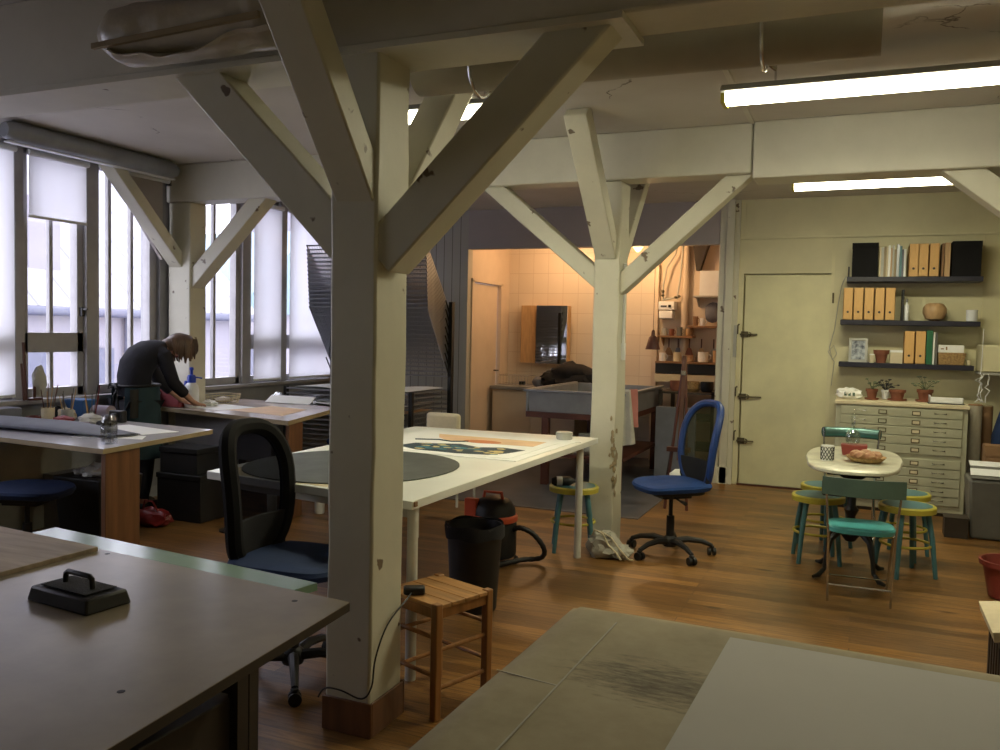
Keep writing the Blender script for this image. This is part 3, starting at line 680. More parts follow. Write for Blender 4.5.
# window tables
t = quad_table('window_table', 'nearer window table with a bluish white glossy top and brown slab leg', [(-5.58, 3.62), (-3.92, 3.52), (-4.06, 4.56), (-5.58, 4.68)], .79, .03, M['lam2'], M['edge'])
b = MB(); b.prism([(-3.98, 3.56), (-3.94, 3.555), (-3.975, 3.84), (-4.015, 3.845)], 0, .76); build('leg', b, M['brownwood'], t, bev=.004)
b = MB(); b.box(-4.95, -4.89, 4.45, 4.6, 0, .76); build('leg', b, M['brownwood'], t, bev=.004)
b = MB(); b.box(-5.5, -5.44, 3.7, 4.6, 0, .76); build('side_panel', b, M['steel'], t, bev=.004)
t = quad_table('window_table', 'farther window table with pinkish glossy top where the person works', [(-5.58, 5.60), (-3.98, 5.285), (-4.30, 6.44), (-5.58, 6.70)], .79, .035, M['lam3'], M['edge'])
b = MB(); b.prism([(-4.06, 5.36), (-4.02, 5.35), (-4.075, 5.60), (-4.115, 5.61)], 0, .755); build('leg', b, M['brownwood'], t, bev=.004)
b = MB(); b.box(-5.3, -5.22, 6.3, 6.46, 0, .755); build('leg', b, M['brownwood'], t, bev=.004)
b = MB(); b.prism([(-5.45, 5.66), (-4.25, 5.43), (-4.245, 5.45), (-5.445, 5.68)], .42, .755); build('back_panel', b, M['sillgrey'], t)

# ------------------------------------------------------------------ swivel chairs
def swivel(name, label, loc, rz, seat_m, frame_m, mesh_m, back=True, seat_z=.48, tilt=10, fr=.026):
    t = thing(name, label, 'chair', (loc[0], loc[1], 0), rz)
    k = dict(w=False)
    b = MB()
    # seat: rounded pad, x forward
    pts = superell(.245, .235, 3.2, 36)
    rings = []
    for z, s in ((seat_z - .055, .82), (seat_z - .045, .95), (seat_z - .02, 1.0), (seat_z - .004, .97), (seat_z + .004, .80), (seat_z, .40)):
        rings.append([b.bm.verts.new((x * s, y * s, z - (.02 * max(0, x / .245) ** 3))) for x, y in pts])
    for A, B in zip(rings, rings[1:]):
        for q in range(36): b._f([A[q], A[(q + 1) % 36], B[(q + 1) % 36], B[q]])
    b._f(rings[0][::-1]); b._f(rings[-1]); build('seat', b, seat_m, t, **k)
    b = MB(); b.prism(superell(.20, .19, 3.5, 24), seat_z - .075, seat_z - .05); b.box(-.12, .10, -.07, .07, seat_z - .115, seat_z - .07); mec = build('mechanism', b, M['black'], t, bev=.004, **k)
    b = MB(); b.tube([(.03, .06, seat_z - .09), (.05, .20, seat_z - .10), (.05, .27, seat_z - .105)], [.007, .007, .014], 8); build('lever', b, M['black'], mec, **k)
    b = MB(); b.tube([(0, 0, .09), (0, 0, .27)], .027, 14); b.tube([(0, 0, .27), (0, 0, seat_z - .09)], .014, 12); build('gas_lift', b, M['black'], t, **k)
    b = MB(); b.lathe([(.045, .06), (.05, .075), (.045, .115), (.03, .13)], (0, 0, 0), 16)
    for i in range(5):
        a = 2 * PI * i / 5 + .3; c, s = math.cos(a), math.sin(a)
        b.tube([(.03 * c, .03 * s, .095), (.12 * c, .12 * s, .108), (.22 * c, .22 * s, .095), (.29 * c, .29 * s, .068)], [.024, .022, .018, .014], 8)
    sb_ = build('star_base', b, M['black'], t, **k)
    for i in range(5):
        a = 2 * PI * i / 5 + .3; c, s = math.cos(a), math.sin(a); cc = Vector((.29 * c, .29 * s, .027)); tn = Vector((-s, c, 0)) if i % 2 else Vector((c, s, 0)); 
        b = MB()
        b.tube([cc - tn * .026, cc - tn * .008], .027, 14); b.tube([cc + tn * .008, cc + tn * .026], .027, 14); b.tube([cc, cc + Vector((0, 0, .045))], .009, 8); b.blob(cc + Vector((0, 0, .03)), (.02, .02, .018), 0, 1, 0, 1)
        build('caster', b, M['black'], sb_, **k)
    if back:
        T = R(tilt); z0, H, W = seat_z - .06, .62, .23
        def bp(u, v, off=0.0):   # u in -1..1 across, v 0..1 up, curved round the sitter
            cx = -.215 - math.sin(T) * H * v * .9 - .035 * math.sin(PI * v) * -1 + .05 * (u * u) + off
            return (cx, u * W, z0 + H * v * math.cos(T))
        def outline(sc=1.0):
            o = []
            for q in range(44):
                a = 2 * PI * q / 44; u = math.copysign(abs(math.cos(a)) ** (2 / 2.9), math.cos(a)); v = math.copysign(abs(math.sin(a)) ** (2 / 2.9), math.sin(a))
                wv = .86 + .14 * (v * .5 + .5)
                o.append((u * sc * wv, .5 + .5 * v * sc))
            return o
        b = MB(); b.tube([bp(u, v) for u, v in outline(.93)], fr, 8, closed=True); build('backrest_frame', b, frame_m, t, **k)
        b = MB(); oo = outline(.92)
        cen = b.bm.verts.new(bp(0, .5)); prev = None; rr = []
        for s_ in (.33, .66, 1.0): rr.append([b.bm.verts.new(bp(u * s_, .5 + (v - .5) * s_)) for u, v in oo])
        for q in range(44): b._f([cen, rr[0][q], rr[0][(q + 1) % 44]])
        for A, B in zip(rr, rr[1:]):
            for q in range(44): b._f([A[q], B[q], B[(q + 1) % 44], A[(q + 1) % 44]])
        build('backrest_mesh', b, mesh_m, t, **k)
        b = MB(); b.sheet(lambda u, v: bp((u - .5) * 1.5, .10 + .24 * v, .012), 10, 6, .02); build('lumbar_pad', b, M['blackmat'], t, **k)
        b = MB(); b.tube([(-.05, 0, seat_z - .09), (-.20, 0, seat_z - .08), (-.25, 0, seat_z - .0), (-.255, 0, seat_z + .12)], [.02, .022, .022, .018], 8); build('back_bracket', b, M['black'], t, **k)
    return t
swivel('swivel_chair', 'blue swivel chair with an oval mesh back beside the far post', (-1.16, 5.78), R(222), M['bluefab'], M['blueplas'], M['meshgrey'], seat_z=.51)
swivel('swivel_chair', 'black mesh-back swivel chair with dark blue seat left of the near post', (-2.20, 2.97), R(3), M['navyfab'], M['matblack'], M['meshblack'], seat_z=.53, tilt=5, fr=.036)
swivel('swivel_stool', 'swivel stool with a dark blue seat under the nearer window table', (-4.66, 3.62), R(20), M['navyfab'], M['black'], M['meshblack'], back=False, seat_z=.50)
swivel('swivel_stool', 'bright blue swivel seat half hidden behind the farther window table leg', (-4.05, 6.35), R(100), M['bluefab'], M['black'], M['meshblack'], back=False, seat_z=.54)

# ------------------------------------------------------------------ bins, vacuum, stool
t = thing('waste_bin', 'tall black plastic waste bin in front of the vacuum cleaner', 'bin', (-1.885, 4.14, 0))
b = MB(); b.lathe([(.118, 0), (.125, .01), (.150, .44), (.158, .445), (.158, .46), (.146, .46), (.140, .42), (.118, .02), (.0, .02)], (-1.885, 4.14, 0), 32); build('bucket', b, M['black'], t)
b = MB(); rings = []
for i, (z, rr) in enumerate(((.40, .142), (.462, .150), (.470, .158), (.44, .163), (.40, .161))):
    rings.append([b.bm.verts.new((-1.885 + (rr + .004 * math.sin(7 * a + i)) * math.cos(a), 4.14 + (rr + .004 * math.sin(7 * a + i)) * math.sin(a), z + .006 * math.sin(5 * a + i))) for a in [2 * PI * q / 40 for q in range(40)]])
for A, B in zip(rings, rings[1:]):
    for q in range(40): b._f([A[q], A[(q + 1) % 40], B[(q + 1) % 40], B[q]])
build('bin_liner', b, M['blackmat'], t)
t = thing('vacuum_cleaner', 'black and orange canister vacuum cleaner under the white table', 'vacuum cleaner', (-2.10, 4.98, 0)); vac = t
cx, cy = -2.10, 4.98
b = MB(); b.lathe([(.17, .05), (.18, .07), (.18, .30), (.17, .32)], (cx, cy, 0), 28); build('drum', b, M['black'], t)
b = MB(); b.lathe([(.172, .32), (.188, .325), (.188, .365), (.175, .375)], (cx, cy, 0), 28); b.box(cx - .19, cx - .09, cy - .14, cy - .08, .32, .50); build('orange_collar', b, M['orange'], t, bev=.006)
b = MB(); b.lathe([(.170, .375), (.165, .42), (.135, .475), (.09, .50), (.0, .505)], (cx, cy, 0), 28); build('motor_head', b, M['black'], t)
b = MB(); b.tube([(cx - .08, cy - .02, .49), (cx - .07, cy - .02, .545), (cx + .07, cy - .02, .545), (cx + .08, cy - .02, .49)], .013, 8); build('handle', b, M['orange'], t)
b = MB()
for a in (.3, 1.9, 3.4, 5.0): b.tube([(cx + .17 * math.cos(a), cy + .17 * math.sin(a), .025), (cx + .17 * math.cos(a) + .02, cy + .17 * math.sin(a), .025)], .025, 12); b.tube([(cx + .17 * math.cos(a) + .01, cy + .17 * math.sin(a), .025), (cx + .16 * math.cos(a), cy + .16 * math.sin(a), .07)], .01, 6)
build('caster', b, M['black'], t)
b = MB(); pts = [(cx + .17, cy - .02, .27), (cx + .24, cy - .02, .29), (cx + .33, cy + .02, .24), (cx + .40, cy + .06, .13), (cx + .36, cy + .1, .045), (cx + .22, cy + .02, .03), (cx + .1, cy - .22, .03), (cx - .05, cy - .26, .03)]
fine = []
for i in range(len(pts) - 1):
    for k in range(6):
        p = [Vector(pts[max(0, min(len(pts) - 1, i + q))]) for q in (-1, 0, 1, 2)]; s = k / 6
        fine.append(.5 * ((2 * p[1]) + (-p[0] + p[2]) * s + (2 * p[0] - 5 * p[1] + 4 * p[2] - p[3]) * s * s + (-p[0] + 3 * p[1] - 3 * p[2] + p[3]) * s ** 3))
b.tube(fine, [.021 if i % 2 else .018 for i in range(len(fine))], 10); build('hose', b, M['black'], t)
vac.scale = (.84, .84, .84); vac.location = (-2.17, 5.06, 0)
# small varnished stool with controller
t = thing('wooden_stool', 'varnished pine stool with stretchers standing against the near post', 'stool', (-1.545, 3.045, 0), R(-20))
S = .15
for i in range(4):
    b = MB(); yy = -S + i * (2 * S / 4); b.box(-.16, .16, yy + .002, yy + 2 * S / 4 - .002, .435, .45); build('seat_slat', b, M['pine'], t, w=False, bev=.002)
for sx in (-1, 1):
    for sy in (-1, 1):
        b = MB(); b.box(sx * .145 - .017, sx * .145 + .017, sy * .14 - .017, sy * .14 + .017, 0, .456); build('leg', b, M['pineleg'], t, w=False, bev=.005)
for z in (.12, .27):
    for sx in (-1, 1):
        b = MB(); b.tube([(sx * .145, -.14, z), (sx * .145, .14, z)], .009, 8); build('stretcher', b, M['pineleg'], t, w=False)
        b = MB(); b.tube([(-.145, sx * .14, z + .05), (.145, sx * .14, z + .05)], .009, 8); build('stretcher', b, M['pineleg'], t, w=False)
b = MB()
for s_ in (-1, 1): b.box(-.13, .13, s_ * .14 - .008, s_ * .14 + .008, .395, .434); b.box(s_ * .145 - .008, s_ * .145 + .008, -.13, .13, .395, .434)
build('seat_rail', b, M['pineleg'], t, w=False, bev=.002)
t = thing('power_adapter', 'black power adapter on the pine stool with its cord', 'adapter', (-1.60, 2.95, .45))
b = MB(); b.obox((-1.60, 2.945, .467), (.085, .05, .03), rotm('Z', .5)); build('case', b, M['black'], t, bev=.008)
b = MB(); cp = [(-1.60, 2.92, .462), (-1.592, 2.88, .455), (-1.588, 2.72, .40), (-1.590, 2.64, .30), (-1.592, 2.618, .20), (-1.63, 2.612, .15), (-1.72, 2.612, .165), (-1.79, 2.612, .16), (-1.815, 2.60, .12)]
fine = []
for i in range(len(cp) - 1):
    for k in range(5):
        p = [Vector(cp[max(0, min(len(cp) - 1, i + q))]) for q in (-1, 0, 1, 2)]; s = k / 5
        fine.append(.5 * ((2 * p[1]) + (-p[0] + p[2]) * s + (2 * p[0] - 5 * p[1] + 4 * p[2] - p[3]) * s * s + (-p[0] + 3 * p[1] - 3 * p[2] + p[3]) * s ** 3))
b.tube(fine, .0035, 6); build('cord', b, M['black'], t)

# ------------------------------------------------------------------ round stools
def rstool(loc, rz, label, group=None):
    t = thing('round_stool', label, 'stool', loc, rz, group)
    b = MB(); b.lathe([(.150, .405), (.170, .41), (.172, .442), (.165, .450), (.150, .450)], (0, 0, 0), 32); build('seat_rim', b, M['yellow'], t, w=False)
    b = MB(); b.lathe([(.10, .425), (.148, .43), (.148, .4515), (.0, .4515)], (0, 0, 0), 32); build('seat_pad', b, M['teal'], t, w=False)
    for i in range(4):
        a = PI / 4 + i * PI / 2; c, s = math.cos(a), math.sin(a)
        b = MB(); b.tube([(.185 * c, .185 * s, 0), (.155 * c, .155 * s, .25), (.12 * c, .12 * s, .43)], [.014, .017, .018], 10); build('leg', b, M['teal'], t, w=False)
    b = MB(); b.tube([(.150 * math.cos(2 * PI * q / 30), .150 * math.sin(2 * PI * q / 30), .20) for q in range(30)], .009, 8, closed=True); build('foot_ring', b, M['yellow'], t, w=False)
    return t
s1 = rstool((-.23, 6.10, 0), .2, 'teal stool with yellow rim at the near left of the cafe table', 'teal and yellow stools')
dup(s1, (.31, 6.02, 0), .5, 'teal stool with yellow rim at the near right of the cafe table')
dup(s1, (-.20, 6.55, 0), .9, 'teal stool with yellow rim behind the near left one at the cafe table')
dup(s1, (.31, 6.50, 0), 1.2, 'teal stool with yellow rim behind the near right one at the cafe table')
dup(s1, (-1.80, 5.60, 0), .35, 'teal stool with yellow rim under the white table by the far post')
t = thing('bottle', 'black bottle with a white label lying on the stool by the far post', 'bottle', (-1.84, 5.56, .45))
b = MB(); b.tube([(-1.93, 5.50, .482), (-1.91, 5.51, .482), (-1.82, 5.555, .482), (-1.79, 5.57, .482), (-1.76, 5.585, .482)], [.02, .032, .032, .014, .013], 16); build('body', b, M['black'], t)
b = MB(); b.tube([(-1.90, 5.515, .482), (-1.865, 5.532, .482)], .0328, 16); build('label_band', b, M['paper'], t)
t = thing('shopping_bag', 'crumpled white plastic bag with cord handles at the foot of the far post', 'bag', (-1.52, 5.52, 0))
b = MB(); b.blob((-1.55, 5.52, .075), (.12, .10, .10), .35, 3, 4, 3, flat=-.075); b.blob((-1.43, 5.50, .05), (.08, .06, .05), .4, 4, 6, 3, flat=-.05); build('sack', b, M['cloth'], t)
b = MB(); b.tube([(-1.63, 5.50, .14), (-1.60, 5.45, .19), (-1.54, 5.44, .17), (-1.49, 5.42, .10), (-1.44, 5.42, .06), (-1.40, 5.40, .02)], .006, 6); b.tube([(-1.56, 5.46, .18), (-1.48, 5.44, .15), (-1.42, 5.42, .09), (-1.36, 5.44, .02), (-1.34, 5.48, .008)], .006, 6); build('cord_handle', b, M['cream'], t)

# ------------------------------------------------------------------ cafe corner
t = thing('cafe_table', 'small cafe table with cream marble top on a black cast iron pedestal', 'table', (-.02, 5.82, 0))
b = MB(); rings = []
prof = [(x * (1 - .05 * (y < 0)), y) for x, y in superell(.285, .60, 3.0, 44)]
for z, s in ((.725, .985), (.73, 1.0), (.744, 1.0), (.75, .985)): rings.append([b.bm.verts.new((-.02 + x * s, 5.82 + y * s, z)) for x, y in prof])
for A, B in zip(rings, rings[1:]):
    for q in range(44): b._f([A[q], A[(q + 1) % 44], B[(q + 1) % 44], B[q]])
b._f(rings[0][::-1]); b._f(rings[-1]); build('table_top', b, M['marble'], t)
b = MB(); b.box(-.16, .13, 5.40, 6.24, .695, .725); b.lathe([(.10, .66), (.075, .63), (.03, .60), (.026, .45), (.045, .42), (.026, .38), (.03, .30), (.06, .26), (.03, .22)], (-.02, 5.82, 0), 16); build('column', b, M['iron'], t)
for i in range(4):
    a = PI / 4 + i * PI / 2; c, s = math.cos(a), math.sin(a)
    b = MB(); b.tube([(-.02 + q * c, 5.82 + q * s, z) for q, z in ((.02, .27), (.09, .29), (.16, .24), (.19, .14), (.20, .06), (.25, .018), (.29, .014))], [.02, .022, .018, .014, .013, .016, .010], 8); build('foot', b, M['iron'], t)
b = MB(); b.box(-.20, .16, 5.79, 5.85, .50, .60); build('yoke', b, M['iron'], t, bev=.01)
def bistro(loc, rz, label, seat_m, back_m, back_z=(.625, .725), frame_m=None, tubular=False):
    t = thing('bistro_chair', label, 'chair', loc, rz)
    b = MB(); pts = superell(.185, .165, 3.0, 32)
    rings = []
    for z, s in ((.392, .9), (.396, 1), (.418, 1), (.428, .95), (.430, .6)): rings.append([b.bm.verts.new((y * s, x * s, z)) for x, y in pts])
    for A, B in zip(rings, rings[1:]):
        for q in range(32): b._f([A[q], A[(q + 1) % 32], B[(q + 1) % 32], B[q]])
    b._f(rings[0]); b._f(rings[-1]); build('seat', b, seat_m, t, w=False)
    z0, z1 = back_z
    b = MB()
    if tubular: b.tube([(-.20 - .06 * math.sin(PI * u), -.20 + .40 * u, (z0 + z1) / 2) for u in [q / 14 for q in range(15)]], (z1 - z0) / 2, 14)
    else: b.sheet(lambda u, v: (-.20 - .05 * math.sin(PI * u) + .0, -.215 + .43 * u, z0 + (z1 - z0) * v), 16, 4, .012)
    build('backrest', b, back_m, t, w=False)
    fm = frame_m or M['chrome']
    for s_ in (-1, 1):
        b = MB(); b.tube([(-.16, s_ * .165, 0), (-.175, s_ * .175, .40), (-.20, s_ * .20, z1)], .0065, 8); build('rear_leg', b, fm, t, w=False)
        b = MB(); b.tube([(.19, s_ * .165, 0), (.10, s_ * .17, .20), (-.12, s_ * .17, .40)], .0075, 8); build('front_leg', b, fm, t, w=False)
    for p_ in ((-.165, .10), (.165, .07)):
        b = MB(); b.tube([(p_[0], -.165, p_[1]), (p_[0], .165, p_[1])], .005, 6); build('cross_bar', b, fm, t, w=False)
    return t
bistro((.035, 5.34, 0), R(92), 'folding bistro chair with turquoise seat, its back to the viewer', M['tealseat'], M['tealdark'])
bistro((-.04, 6.86, 0), R(-88), 'folding bistro chair with shiny teal backrest on the far side of the cafe table', M['tealseat'], M['tealshine'], (.74, .82), tubular=True)
# on the cafe table
t = thing('patterned_cup', 'white cup with a black lattice pattern at the left of the cafe table', 'cup', (-.17, 5.62, .75))
b = MB(); b.lathe([(.034, 0), (.036, .003), (.038, .092), (.0385, .094), (.034, .094), (.032, .01), (0, .01)], (-.17, 5.62, .75), 24); build('body', b, M['paper'], t)
b = MB()
for k in range(12):
    for sgn in (1, -1):
        b.tube([(-.17 + (.0375 + .002 * v) * math.cos(2 * PI * k / 12 + sgn * v * 1.25), 5.62 + (.0375 + .002 * v) * math.sin(2 * PI * k / 12 + sgn * v * 1.25), .756 + .08 * v) for v in [q / 8 for q in range(9)]], .0022, 5)
build('lattice_pattern', b, M['black'], t)
t = thing('fruit_basket', 'round wicker basket of bread on the cafe table', 'basket', (.05, 5.66, .75))
b = MB(); b.lathe([(.06, 0), (.085, .004), (.112, .03), (.118, .036), (.110, .034), (.085, .012), (0, .010)], (.05, 5.66, .75), 32); build('basket', b, M['wicker'], t)
for i, (x, y, r_) in enumerate(((.0, .0, .045), (.055, .01, .04), (-.05, .02, .042), (.02, -.05, .036), (-.03, -.045, .038), (.0, .06, .04), (.06, -.035, .032))):
    b = MB(); b.blob((.05 + x, 5.66 + y, .795), (r_, r_ * .85, .026), .25, 3, i, 2); o = build('bread_roll', b, M['bread']); tag(o, 'small crusty bread piece heaped in the wicker basket', 'bread', 'bread pieces in the basket')
t = thing('planter', 'small red planter holding clear glass bottles behind the bread basket', 'planter', (-.02, 5.98, .75))
b = MB(); b.hexa([(-.09, 5.94, .75), (.05, 5.94, .75), (.05, 6.02, .75), (-.09, 6.02, .75), (-.10, 5.93, .82), (.06, 5.93, .82), (.06, 6.03, .82), (-.10, 6.03, .82)]); build('trough', b, M['redpot'], t, bev=.004)
t = thing('glass_vase', 'clear glass carafe with a narrow neck standing in the red planter', 'vase', (-.03, 5.98, .82))
b = MB(); b.lathe([(.03, 0), (.042, .01), (.048, .05), (.035, .085), (.014, .11), (.013, .15), (.02, .165), (.018, .165), (.011, .15), (.012, .11), (.033, .083), (.045, .05), (.04, .012), (0, .01)], (-.03, 5.98, .821), 24); build('vessel', b, M['clearglass'], t)
b = MB(); b.lathe([(.008, .165), (.014, .17), (.017, .185), (.01, .2)], (-.03, 5.98, .821), 14); build('stopper', b, M['clearglass'], t)

# ------------------------------------------------------------------ flat file cabinet
t = thing('flat_file_cabinet', 'khaki grey steel flat file cabinet under the wall shelves', 'cabinet', (.33, 8.49, 0))
X0, X1, Y0, Y1 = -.19, .85, 8.12, 8.83
b = MB(); b.box(X0, X1, Y0 + .012, Y1, .03, .93); build('carcass', b, M['cabsteel'], t, bev=.004)
b = MB(); b.box(X0 - .01, X1 + .01, Y0 - .01, Y1 + .01, .93, .96); build('top_panel', b, M['cream'], t, bev=.004)
b = MB(); b.box(X0, X1, Y0 + .03, Y1, 0, .03); build('plinth', b, M['edgedark'], t)
dz = .079; zz = .915
for i in range(10):
    if i == 5: zz -= .035
    z1_, z0_ = zz, zz - dz + .006
    b = MB(); b.box(X0 + .04, X1 - .04, Y0 - .002, Y0 + .014, z0_, z1_); d = build('drawer', b, M['cabsteel'], t, bev=.003)
    for hx in (.01, .64):
        b = MB(); zc_ = (z0_ + z1_) / 2; b.tube([(hx - .045, Y0, zc_ + .01), (hx - .045, Y0 - .022, zc_ + .005), (hx + .045, Y0 - .022, zc_ + .005), (hx + .045, Y0, zc_ + .01)], .005, 8); build('handle', b, M['chrome'], d)
    for hx in (.19, .455):
        b = MB(); b.box(hx - .034, hx + .034, Y0 - .006, Y0 - .002, zc_ - .019, zc_ + .019); build('label_frame', b, M['brass'], d)
        b = MB(); b.box(hx - .026, hx + .026, Y0 - .0075, Y0 - .006, zc_ - .012, zc_ + .012); build('label_card', b, M['cream'] if hx > .3 else M['cabsteel'], d)
    zz -= dz
# things on top
def tpot(x, y, r_, h_, m_, label, leaves=0, leafmat='leaf', saucer=True, z=.96, spread=.12):
    t = thing('potted_plant' if leaves else 'plant_pot', label, 'plant' if leaves else 'pot', (x, y, z))
    b = MB(); b.lathe([(r_ * .72, .008), (r_ * .95, h_ * .75), (r_ * 1.08, h_ * .76), (r_ * 1.1, h_), (r_ * .98, h_), (r_ * .9, h_ * .85), (0, h_ * .84)], (x, y, z), 24); build('pot', b, m_, t)
    if saucer: b = MB(); b.lathe([(r_ * .9, 0), (r_ * 1.2, .004), (r_ * 1.25, .018), (r_ * 1.15, .012), (0, .008)], (x, y, z), 24); build('saucer', b, m_, t)
    if leaves:
        rnd = random.Random(int(x * 1000)); b = MB()
        for k in range(leaves):
            a = rnd.random() * 2 * PI; L = rnd.uniform(.5, 1) * spread; e = rnd.uniform(.4, 1.3)
            p0 = Vector((x, y, z + h_ * .84)); p2 = p0 + Vector((math.cos(a) * L * math.cos(e), math.sin(a) * L * math.cos(e), L * math.sin(e))); p1 = (p0 + p2) / 2 + Vector((0, 0, .02))
            b.tube([p0, p1, p2], [.0025, .002, .0015], 5)
            b.blob(p2, (.016, .016, .007), .3, 3, k, 1)
        build('foliage', b, M[leafmat], t)
    return t
tpot(.10, 8.40, .048, .10, M['terracotta'], 'terracotta pot with thin pale leaves, leftmost on the cabinet', 12, 'leafpale', z=.96)
tpot(.215, 8.52, .035, .09, M['whiteplas'], 'small white pot of near-black flowers on the cabinet', 22, 'darkleaf', saucer=False, spread=.13)
tpot(.31, 8.42, .065, .10, M['terracotta'], 'bare wide terracotta pot in the middle of the cabinet top', 0)
tpot(.535, 8.45, .062, .11, M['terracotta'], 'terracotta pot with low spreading grey-green stems on the cabinet', 16, 'leafpale', spread=.15)
t = thing('carrier_bag', 'crumpled white printed bag lying at the left end of the cabinet top', 'bag', (-.10, 8.40, .96))
b = MB(); b.blob((-.09, 8.42, 1.005), (.11, .08, .055), .35, 3, 9, 3, flat=-.045); build('sack', b, M['paper'], t)
b = MB()
for k in range(3): b.box(-.13 + k * .035, -.11 + k * .035, 8.343, 8.346, .99, 1.02)
build('printed_mark', b, M['tealdark'], t)
t = thing('document_tray', 'shallow white tray of papers at the right end of the cabinet top', 'tray', (.69, 8.36, .96))
b = MB(); b.box(.56, .82, 8.24, 8.48, .965, .975); b.box(.56, .82, 8.24, 8.25, .965, 1.02); b.box(.56, .57, 8.24, 8.48, .965, 1.03); b.box(.81, .82, 8.24, 8.48, .965, 1.01); build('tray', b, M['whiteplas'], t, bev=.003)
b = MB(); b.box(.55, .83, 8.23, 8.49, .96, .966); build('base', b, M['black'], t)
b = MB(); b.obox((.69, 8.37, .985), (.2, .2, .018), rotm('Z', .1)); build('papers', b, M['black'], t)

# ------------------------------------------------------------------ wall shelves
def shelf(z, x0, x1, label):
    b = MB(); b.box(x0, x1, 8.60, YB - .001, z - .045, z); o = build('wall_shelf', b, M['navy'], bev=.003); tag(o, label, 'shelf', None); return o
shelf(2.085, -.155, .965, 'top dark navy wall shelf')
shelf(1.685, -.195, .96, 'middle dark navy wall shelf')
shelf(1.29, -.195, .925, 'lowest dark navy wall shelf')
def mfile(x, z, y=8.64, h_=.30, w_=.077, label='', group=''):
    t = thing('magazine_file', label, 'magazine file', (x, y, z), 0, group)
    g = w_ / 2 - .001
    b = MB(); b.box(-g, g, 0, .008, 0, h_); b.box(-g, -g + .006, 0, .22, 0, h_ * .97); b.box(g - .006, g, 0, .22, 0, h_ * .97); b.box(-g, g, .0, .22, 0, .008); b.box(-g, g, .212, .22, 0, h_ * .6); build('box', b, M['filewood'], t, w=False, bev=.0015)
    b = MB(); b.tube([(0, -.0015, h_ * .25), (0, .001, h_ * .25)], .011, 14); build('finger_hole', b, M['black'], t, w=False)
    return t
def row(xs, z, where, group, **k):
    first = None
    for i, (x, w_) in enumerate(zip(xs, where)):
        if first is None: first = mfile(x, z, label=w_, group=group, **k)
        else: dup(first, (x, first.location.y, z), 0, w_, group)
row([.405, .485, .572], 2.085, ['leftmost of three birch magazine files on the top shelf', 'middle of three birch magazine files on the top shelf', 'rightmost of three birch magazine files on the top shelf'], 'magazine files on the top shelf', w_=.083)
ol = ['first of five birch magazine files from the left on the middle shelf', 'second of five birch magazine files from the left on the middle shelf', 'third of five birch magazine files on the middle shelf', 'fourth of five birch magazine files from the left on the middle shelf', 'fifth birch magazine file, rightmost on the middle shelf']
row([-.135 + .09 * i for i in range(5)], 1.685, ol, 'magazine files on the middle shelf', w_=.086)
row([.40, .493], 1.29, ['left of two birch magazine files on the lowest shelf', 'right of two birch magazine files, beside the green binder'], 'magazine files on the lowest shelf', w_=.088)
def boxy(name, x0, x1, y0, y1, z0, z1, m_, label, cat, group=None, bev=.002):
    b = MB(); b.box(x0, x1, y0, y1, z0, z1); o = build(name, b, M[m_], bev=bev); return tag(o, label, cat, group)
def cbox(x0, x1, z0, z1, label):
    t = thing('storage_box', label, 'box', ((x0 + x1) / 2, 8.62, z0))
    b = MB(); b.box(x0, x1, 8.62, 8.86, z0, z1 - .04); build('body', b, M['matblack'], t, bev=.003)
    b = MB(); b.box(x0 - .003, x1 + .003, 8.617, 8.863, z1 - .05, z1); build('lid', b, M['matblack'], t, bev=.003)
cbox(-.115, .105, 2.085, 2.40, 'black storage box at the left end of the top shelf')
cbox(.715, .945, 2.085, 2.40, 'black storage box at the right end of the top shelf')
rnd = random.Random(11); x = .115
cols = ['cream', 'steel', 'edge', 'cream', 'paper', 'oak', 'steel', 'edge', 'greysteel', 'teal', 'darkgrey', 'paper']
for i, c_ in enumerate(cols):
    w_ = rnd.uniform(.014, .024)
    if x + w_ > .36: break
    pos = ['leftmost', 'second', 'third', 'fourth', 'fifth', 'sixth', 'seventh', 'eighth', 'ninth', 'tenth', 'eleventh', 'twelfth'][i]
    h_ = rnd.uniform(.25, .30)
    t = thing('book', '%s thin volume from the left between the black box and birch files' % pos, 'book', (x + w_ / 2, 8.64, 2.085), 0, 'thin volumes on the top shelf')
    b = MB(); b.box(x, x + .0015, 8.64, 8.84, 2.085, 2.085 + h_); b.box(x + w_ - .003, x + w_ - .0015, 8.64, 8.84, 2.085, 2.085 + h_); b.box(x, x + w_ - .0015, 8.638, 8.642, 2.085, 2.085 + h_); build('cover', b, M[c_], t)
    b = MB(); b.box(x + .0015, x + w_ - .003, 8.643, 8.835, 2.088, 2.082 + h_); build('pages', b, M['paper'], t)
    x += w_
boxy('folder', .632, .65, 8.64, 8.84, 2.085, 2.385, 'brown', 'brown folder right of the birch files on the top shelf', 'folder')
boxy('folder', .655, .70, 8.64, 8.84, 2.085, 2.39, 'oak', 'thick tan folder against the right black box on the top shelf', 'folder')
b = MB(); b.lathe([(.03, 0), (.075, .02), (.10, .075), (.098, .12), (.075, .155), (.05, .165), (.05, .160), (.07, .15), (.09, .11), (0, .02)], (.60, 8.74, 1.685), 28); o = build('wooden_bowl', b, M['oak'], loc=(.60, 8.74, 1.685)); tag(o, 'round tan wooden bowl on the middle shelf', 'bowl')
b = MB(); b.lathe([(.035, 0), (.045, .004), (.047, .10), (.049, .105), (.043, .105), (.041, .01), (0, .01)], (.90, 8.72, 1.685), 24); o = build('white_cup', b, M['whiteplas'], loc=(.90, 8.72, 1.685)); tag(o, 'plain white cup at the right end of the middle shelf', 'cup')
t = thing('bottle', 'slim white bottle beside the files on the middle shelf', 'bottle', (.365, 8.66, 1.685))
